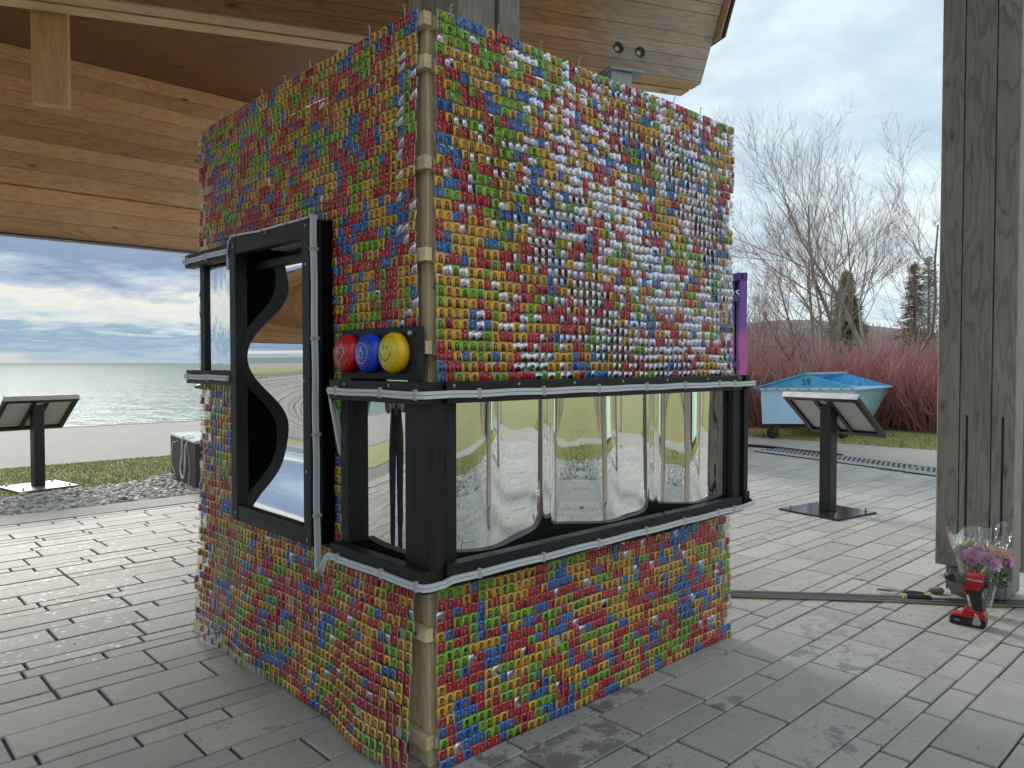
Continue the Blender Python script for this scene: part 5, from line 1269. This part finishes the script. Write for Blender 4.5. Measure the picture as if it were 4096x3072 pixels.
conifer('spruce_tree', 'dark green pointed spruce standing behind the bare trees', (7.75, 17.6, 0), 3.15, 1.15, 1700, 5, [(.17, .25, .07), (.23, .30, .085), (.13, .19, .06), (.28, .32, .09)])
conifer('pine_tree', 'loose blue green pine partly hidden by the timber column', (9.75, 17.8, 0), 3.5, .75, 420, 6, [(.15, .22, .14), (.19, .26, .17), (.12, .17, .11)], .45, True)
conifer('larch_tree', 'brown leafless larch between the spruce and the pine', (9.1, 17.2, 0), 3.3, .8, 900, 7, [(.17, .11, .075), (.15, .10, .07), (.20, .13, .085)], .55)
# yellow forsythia and a few bits beyond the container
fo = thing('forsythia_bush', 'small yellow flowering bush between the container and the dumpster', 'bush', (4.02, 12.4, 0))
V = []; Cc = []; rg = random.Random(31); S_ = []
for k in range(60):
    p = np.array([rg.gauss(0, .13), rg.gauss(0, .1), .62+rg.gauss(0, .10)]); S_.append(([np.array([p[0]*.3, p[1]*.3, -.03]), p*np.array([.7, .7, .6]), p], [.006, .005, .003], TWIG[0]))
    for j in range(7):
        e = np.array([rg.gauss(0, .03) for _ in range(3)]); s_ = np.array([rg.gauss(0, .012) for _ in range(3)]); V += [p+e-s_, p+e+s_, p+e*1.8]; Cc += [np.array((.62, .55, .04))*rg.uniform(.7, 1.1)]*3
link('stems', twig_mesh('stems', S_, M['attr']), fo, kind='stuff'); link('blossom', fast_mesh('blossom', np.array(V), np.arange(len(V)), 3, M['leaf'], np.array(Cc)), fo, kind='stuff')
# trees behind the camera, caught by the mirrors on the left face
for i, (lx, ly, sd_) in enumerate(((-9.5, -1.0, 71), (-10.5, 3.0, 72), (-9.0, -5.5, 73), (-12, .8, 74))):
    p = L2W(lx, ly, -.04); bare_tree(['bare tree by the beach path reflected in the corner window mirror', 'bare tree on the shore reflected in the tall mirror', 'bare tree by the grassy bank behind the photographer', 'bare tree farthest along the shore behind the photographer'][i], p, [(0, 0, nrm(.1, 0, 1), 4.2, .11), (.1, 0, nrm(-.4, .2, 1), 3.4, .08), (0, .1, nrm(.5, -.2, 1), 3.2, .07)], sd_, 'bare trees on the shore side', kids=(4, 6), up=.15)

for i, (lx, ly, sd_) in enumerate(((3.2, -7.6, 81), (6.2, -7.9, 82), (8.6, -5.6, 83))):
    bare_tree(['brown trunked bare tree at the foot of the grassy bank, seen in the long mirror', 'bare tree halfway along the grassy bank, seen in the long mirror', 'bare tree at the right end of the grassy bank, seen in the long mirror'][i], L2W(lx, ly, -.04), [(0, 0, nrm(.05, 0, 1), 3.6, .15), (.1, .05, nrm(.45, .2, 1), 2.8, .07), (0, -.1, nrm(-.4, -.2, 1), 2.8, .07)], sd_, 'bare trees by the grassy bank', kids=(4, 6), up=.2)

# ================================================================== a person left of the frame, seen only in the corner mirror
def skin_body(name, verts, edges, radii, mats_, facemat, lvl=2):
    me = bpy.data.meshes.new(name); me.from_pydata(verts, edges, []); o = bpy.data.objects.new(name, me); COL.objects.link(o)
    md_ = o.modifiers.new('skin', 'SKIN'); ly = me.skin_vertices[0].data
    for i, r in enumerate(radii): ly[i].radius = r if isinstance(r, tuple) else (r, r)
    ly[0].use_root = True
    md_.use_smooth_shade = True; s_ = o.modifiers.new('sub', 'SUBSURF'); s_.levels = lvl; s_.render_levels = lvl
    dg = bpy.context.evaluated_depsgraph_get(); dg.update()
    m2 = bpy.data.meshes.new_from_object(o.evaluated_get(dg)); bpy.data.objects.remove(o); m2.name = name; m2.materials.clear()
    for mm in mats_: m2.materials.append(mm)
    for p in m2.polygons: p.material_index = facemat(p.center); p.use_smooth = True
    return m2
M['skin'] = simple('skin', (.46, .27, .19), .5, 0, .1, 20); M['jacket'] = simple('black_jacket', (.012, .012, .014), .6, 0, .3, 12); M['jeans'] = simple('navy_jeans', (.020, .028, .055), .75, 0, .3, 30)
M['shoes'] = simple('dark_shoes', (.03, .028, .026), .6); M['hairm'] = simple('dark_hair', (.02, .014, .010), .5, 0, .3, 60)
pe = thing('person', 'person in a black jacket and dark jeans holding a phone, reflected in the mirror', 'person', L2W(-1.05, 1.45), R(-101))
vs = [(0, 0, .655), (0, .0, .76), (0, .01, .88), (0, .0, .985), (0, .0, 1.055), (0, .012, 1.095), (0, .018, 1.15), (0, .012, 1.205),
      (.065, 0, .63), (.062, .015, .36), (.060, -.005, .075), (.062, .02, .035), (.068, .10, .022),
      (-.065, 0, .63), (-.064, .0, .36), (-.064, -.02, .075), (-.066, .0, .035), (-.074, .08, .022),
      (.075, .0, 1.00), (.142, .0, .985), (.168, .0, .80), (.11, .15, .795), (.060, .21, .81),
      (-.075, .0, 1.00), (-.142, .0, .985), (-.168, .0, .80), (-.11, .15, .795), (-.060, .21, .81)]
es = [(0, 1), (1, 2), (2, 3), (3, 4), (4, 5), (5, 6), (6, 7), (0, 8), (8, 9), (9, 10), (10, 11), (11, 12), (0, 13), (13, 14), (14, 15), (15, 16), (16, 17), (3, 18), (18, 19), (19, 20), (20, 21), (21, 22), (3, 23), (23, 24), (24, 25), (25, 26), (26, 27)]
ra = [(.10, .072), (.092, .066), (.105, .072), (.095, .062), (.036, .036), (.044, .048), (.056, .064), (.040, .048),
      .074, .054, .040, .036, .026, .074, .054, .040, .036, .026, (.055, .055), .046, .036, .026, .022, (.055, .055), .046, .036, .026, .022]
def fm(c):
    if c.z > 1.055: return 0
    if c.y > .175 and .7 < c.z < .9: return 0
    if c.z < .055: return 3
    return 1 if c.z > .60 else 2
link('body', skin_body('body', vs, es, ra, [M['skin'], M['jacket'], M['jeans'], M['shoes']], fm), pe)
for s_ in (-1, 1):     # fingers: unequal chains rooted in the palm, closing round the phone's edge
    hv = [(s_*.085, .318, .985), (s_*.066, .330, .995)]; he = [(0, 1)]; hr = [.020, (.018, .010)]
    for k, (dz, ln) in enumerate(((.024, .9), (.009, 1.0), (-.006, .95), (-.020, .75))):
        b = len(hv); hv += [(s_*.060, .336, .995+dz), (s_*(.060-.012*ln), .346, .996+dz), (s_*(.060-.026*ln), .3465, .996+dz)]; he += [(1, b), (b, b+1), (b+1, b+2)]; hr += [.0068, .0060, .0050]
    b = len(hv); hv += [(s_*.072, .322, 1.012), (s_*.056, .328, 1.026), (s_*.044, .334, 1.028)]; he += [(0, b), (b, b+1), (b+1, b+2)]; hr += [.0085, .0072, .0058]
    hv = [(a-s_*.025, b_-.108, c_-.175) for a, b_, c_ in hv]
    link('hand', skin_body('hand', hv, he, hr, [M['skin']], lambda c: 0), pe)
bm = bmesh.new(); bmesh.ops.create_uvsphere(bm, u_segments=20, v_segments=12, radius=1)
for v in list(bm.verts):
    if v.co.y > .35 and v.co.z < .45: bm.verts.remove(v)
for v in bm.verts: v.co = Vector((v.co.x*.064, v.co.y*.074+.006, v.co.z*.075+1.168))
me = bpy.data.meshes.new('hair'); bm.to_mesh(me); bm.free(); me.materials.append(M['hairm']); me.polygons.foreach_set('use_smooth', [True]*len(me.polygons)); link('hair', me, pe)
q = MB()
for s_ in (-1, 1): q.lathe([(.0001, .0), (.006, .001), (.0045, .004), (.0001, .005)], 10, Matrix.Translation((s_*.023, .079, 1.150)) @ Matrix.Rotation(R(-90), 4, 'X'))
q.obj('eyes', M['rubber'], pe, kind='stuff')
q = MB(); q.tube([(0, .076, 1.158), (0, .088, 1.130), (0, .080, 1.122)], [.006, .010, .006], 8); q.obj('nose', M['skin'], pe, smooth=True)
q = MB(); q.tube([(-.016, .074, 1.103), (0, .080, 1.101), (.016, .074, 1.103)], .0035, 6); q.obj('mouth', simple('lips', (.30, .10, .09), .5), pe)
for s_ in (-1, 1): q = MB(); q.lathe([(.0001, -.004), (.012, -.003), (.014, .002), (.0001, .004)], 12, Matrix.Translation((s_*.063, .01, 1.143)) @ Matrix.Rotation(R(90), 4, 'Y')); q.obj('ear', M['skin'], pe, smooth=True)
ph = thing('phone', 'black phone held in both hands by the person in the black jacket', 'phone', L2W(-1.05, 1.45, .822)+Matrix.Rotation(R(-101), 3, 'Z') @ Vector((0, .232, 0)), R(-101)); ph.rotation_euler = (R(20), 0, R(-101))
q = MB(); q.box(-.027, .027, -.003, .003, -.055, .055); q.obj('phone_body', M['blackmetal'], ph, bevel=.002)
for dx, dz in ((.012, .040), (.001, .033), (.012, .024)):
    q = MB(); q.lathe([(.0001, 0), (.0045, .0002), (.0045, .0009), (.0001, .001)], 14, Matrix.Translation((dx, .003, dz)) @ Matrix.Rotation(R(-90), 4, 'X')); q.obj('lens_ring', M['rubber'], ph)

# ================================================================== real-world scale
for o in list(SC.objects):
    if o.parent is None and o.type not in ('CAMERA', 'LIGHT'):
        o.location = o.location*U; o.scale = (U, U, U)
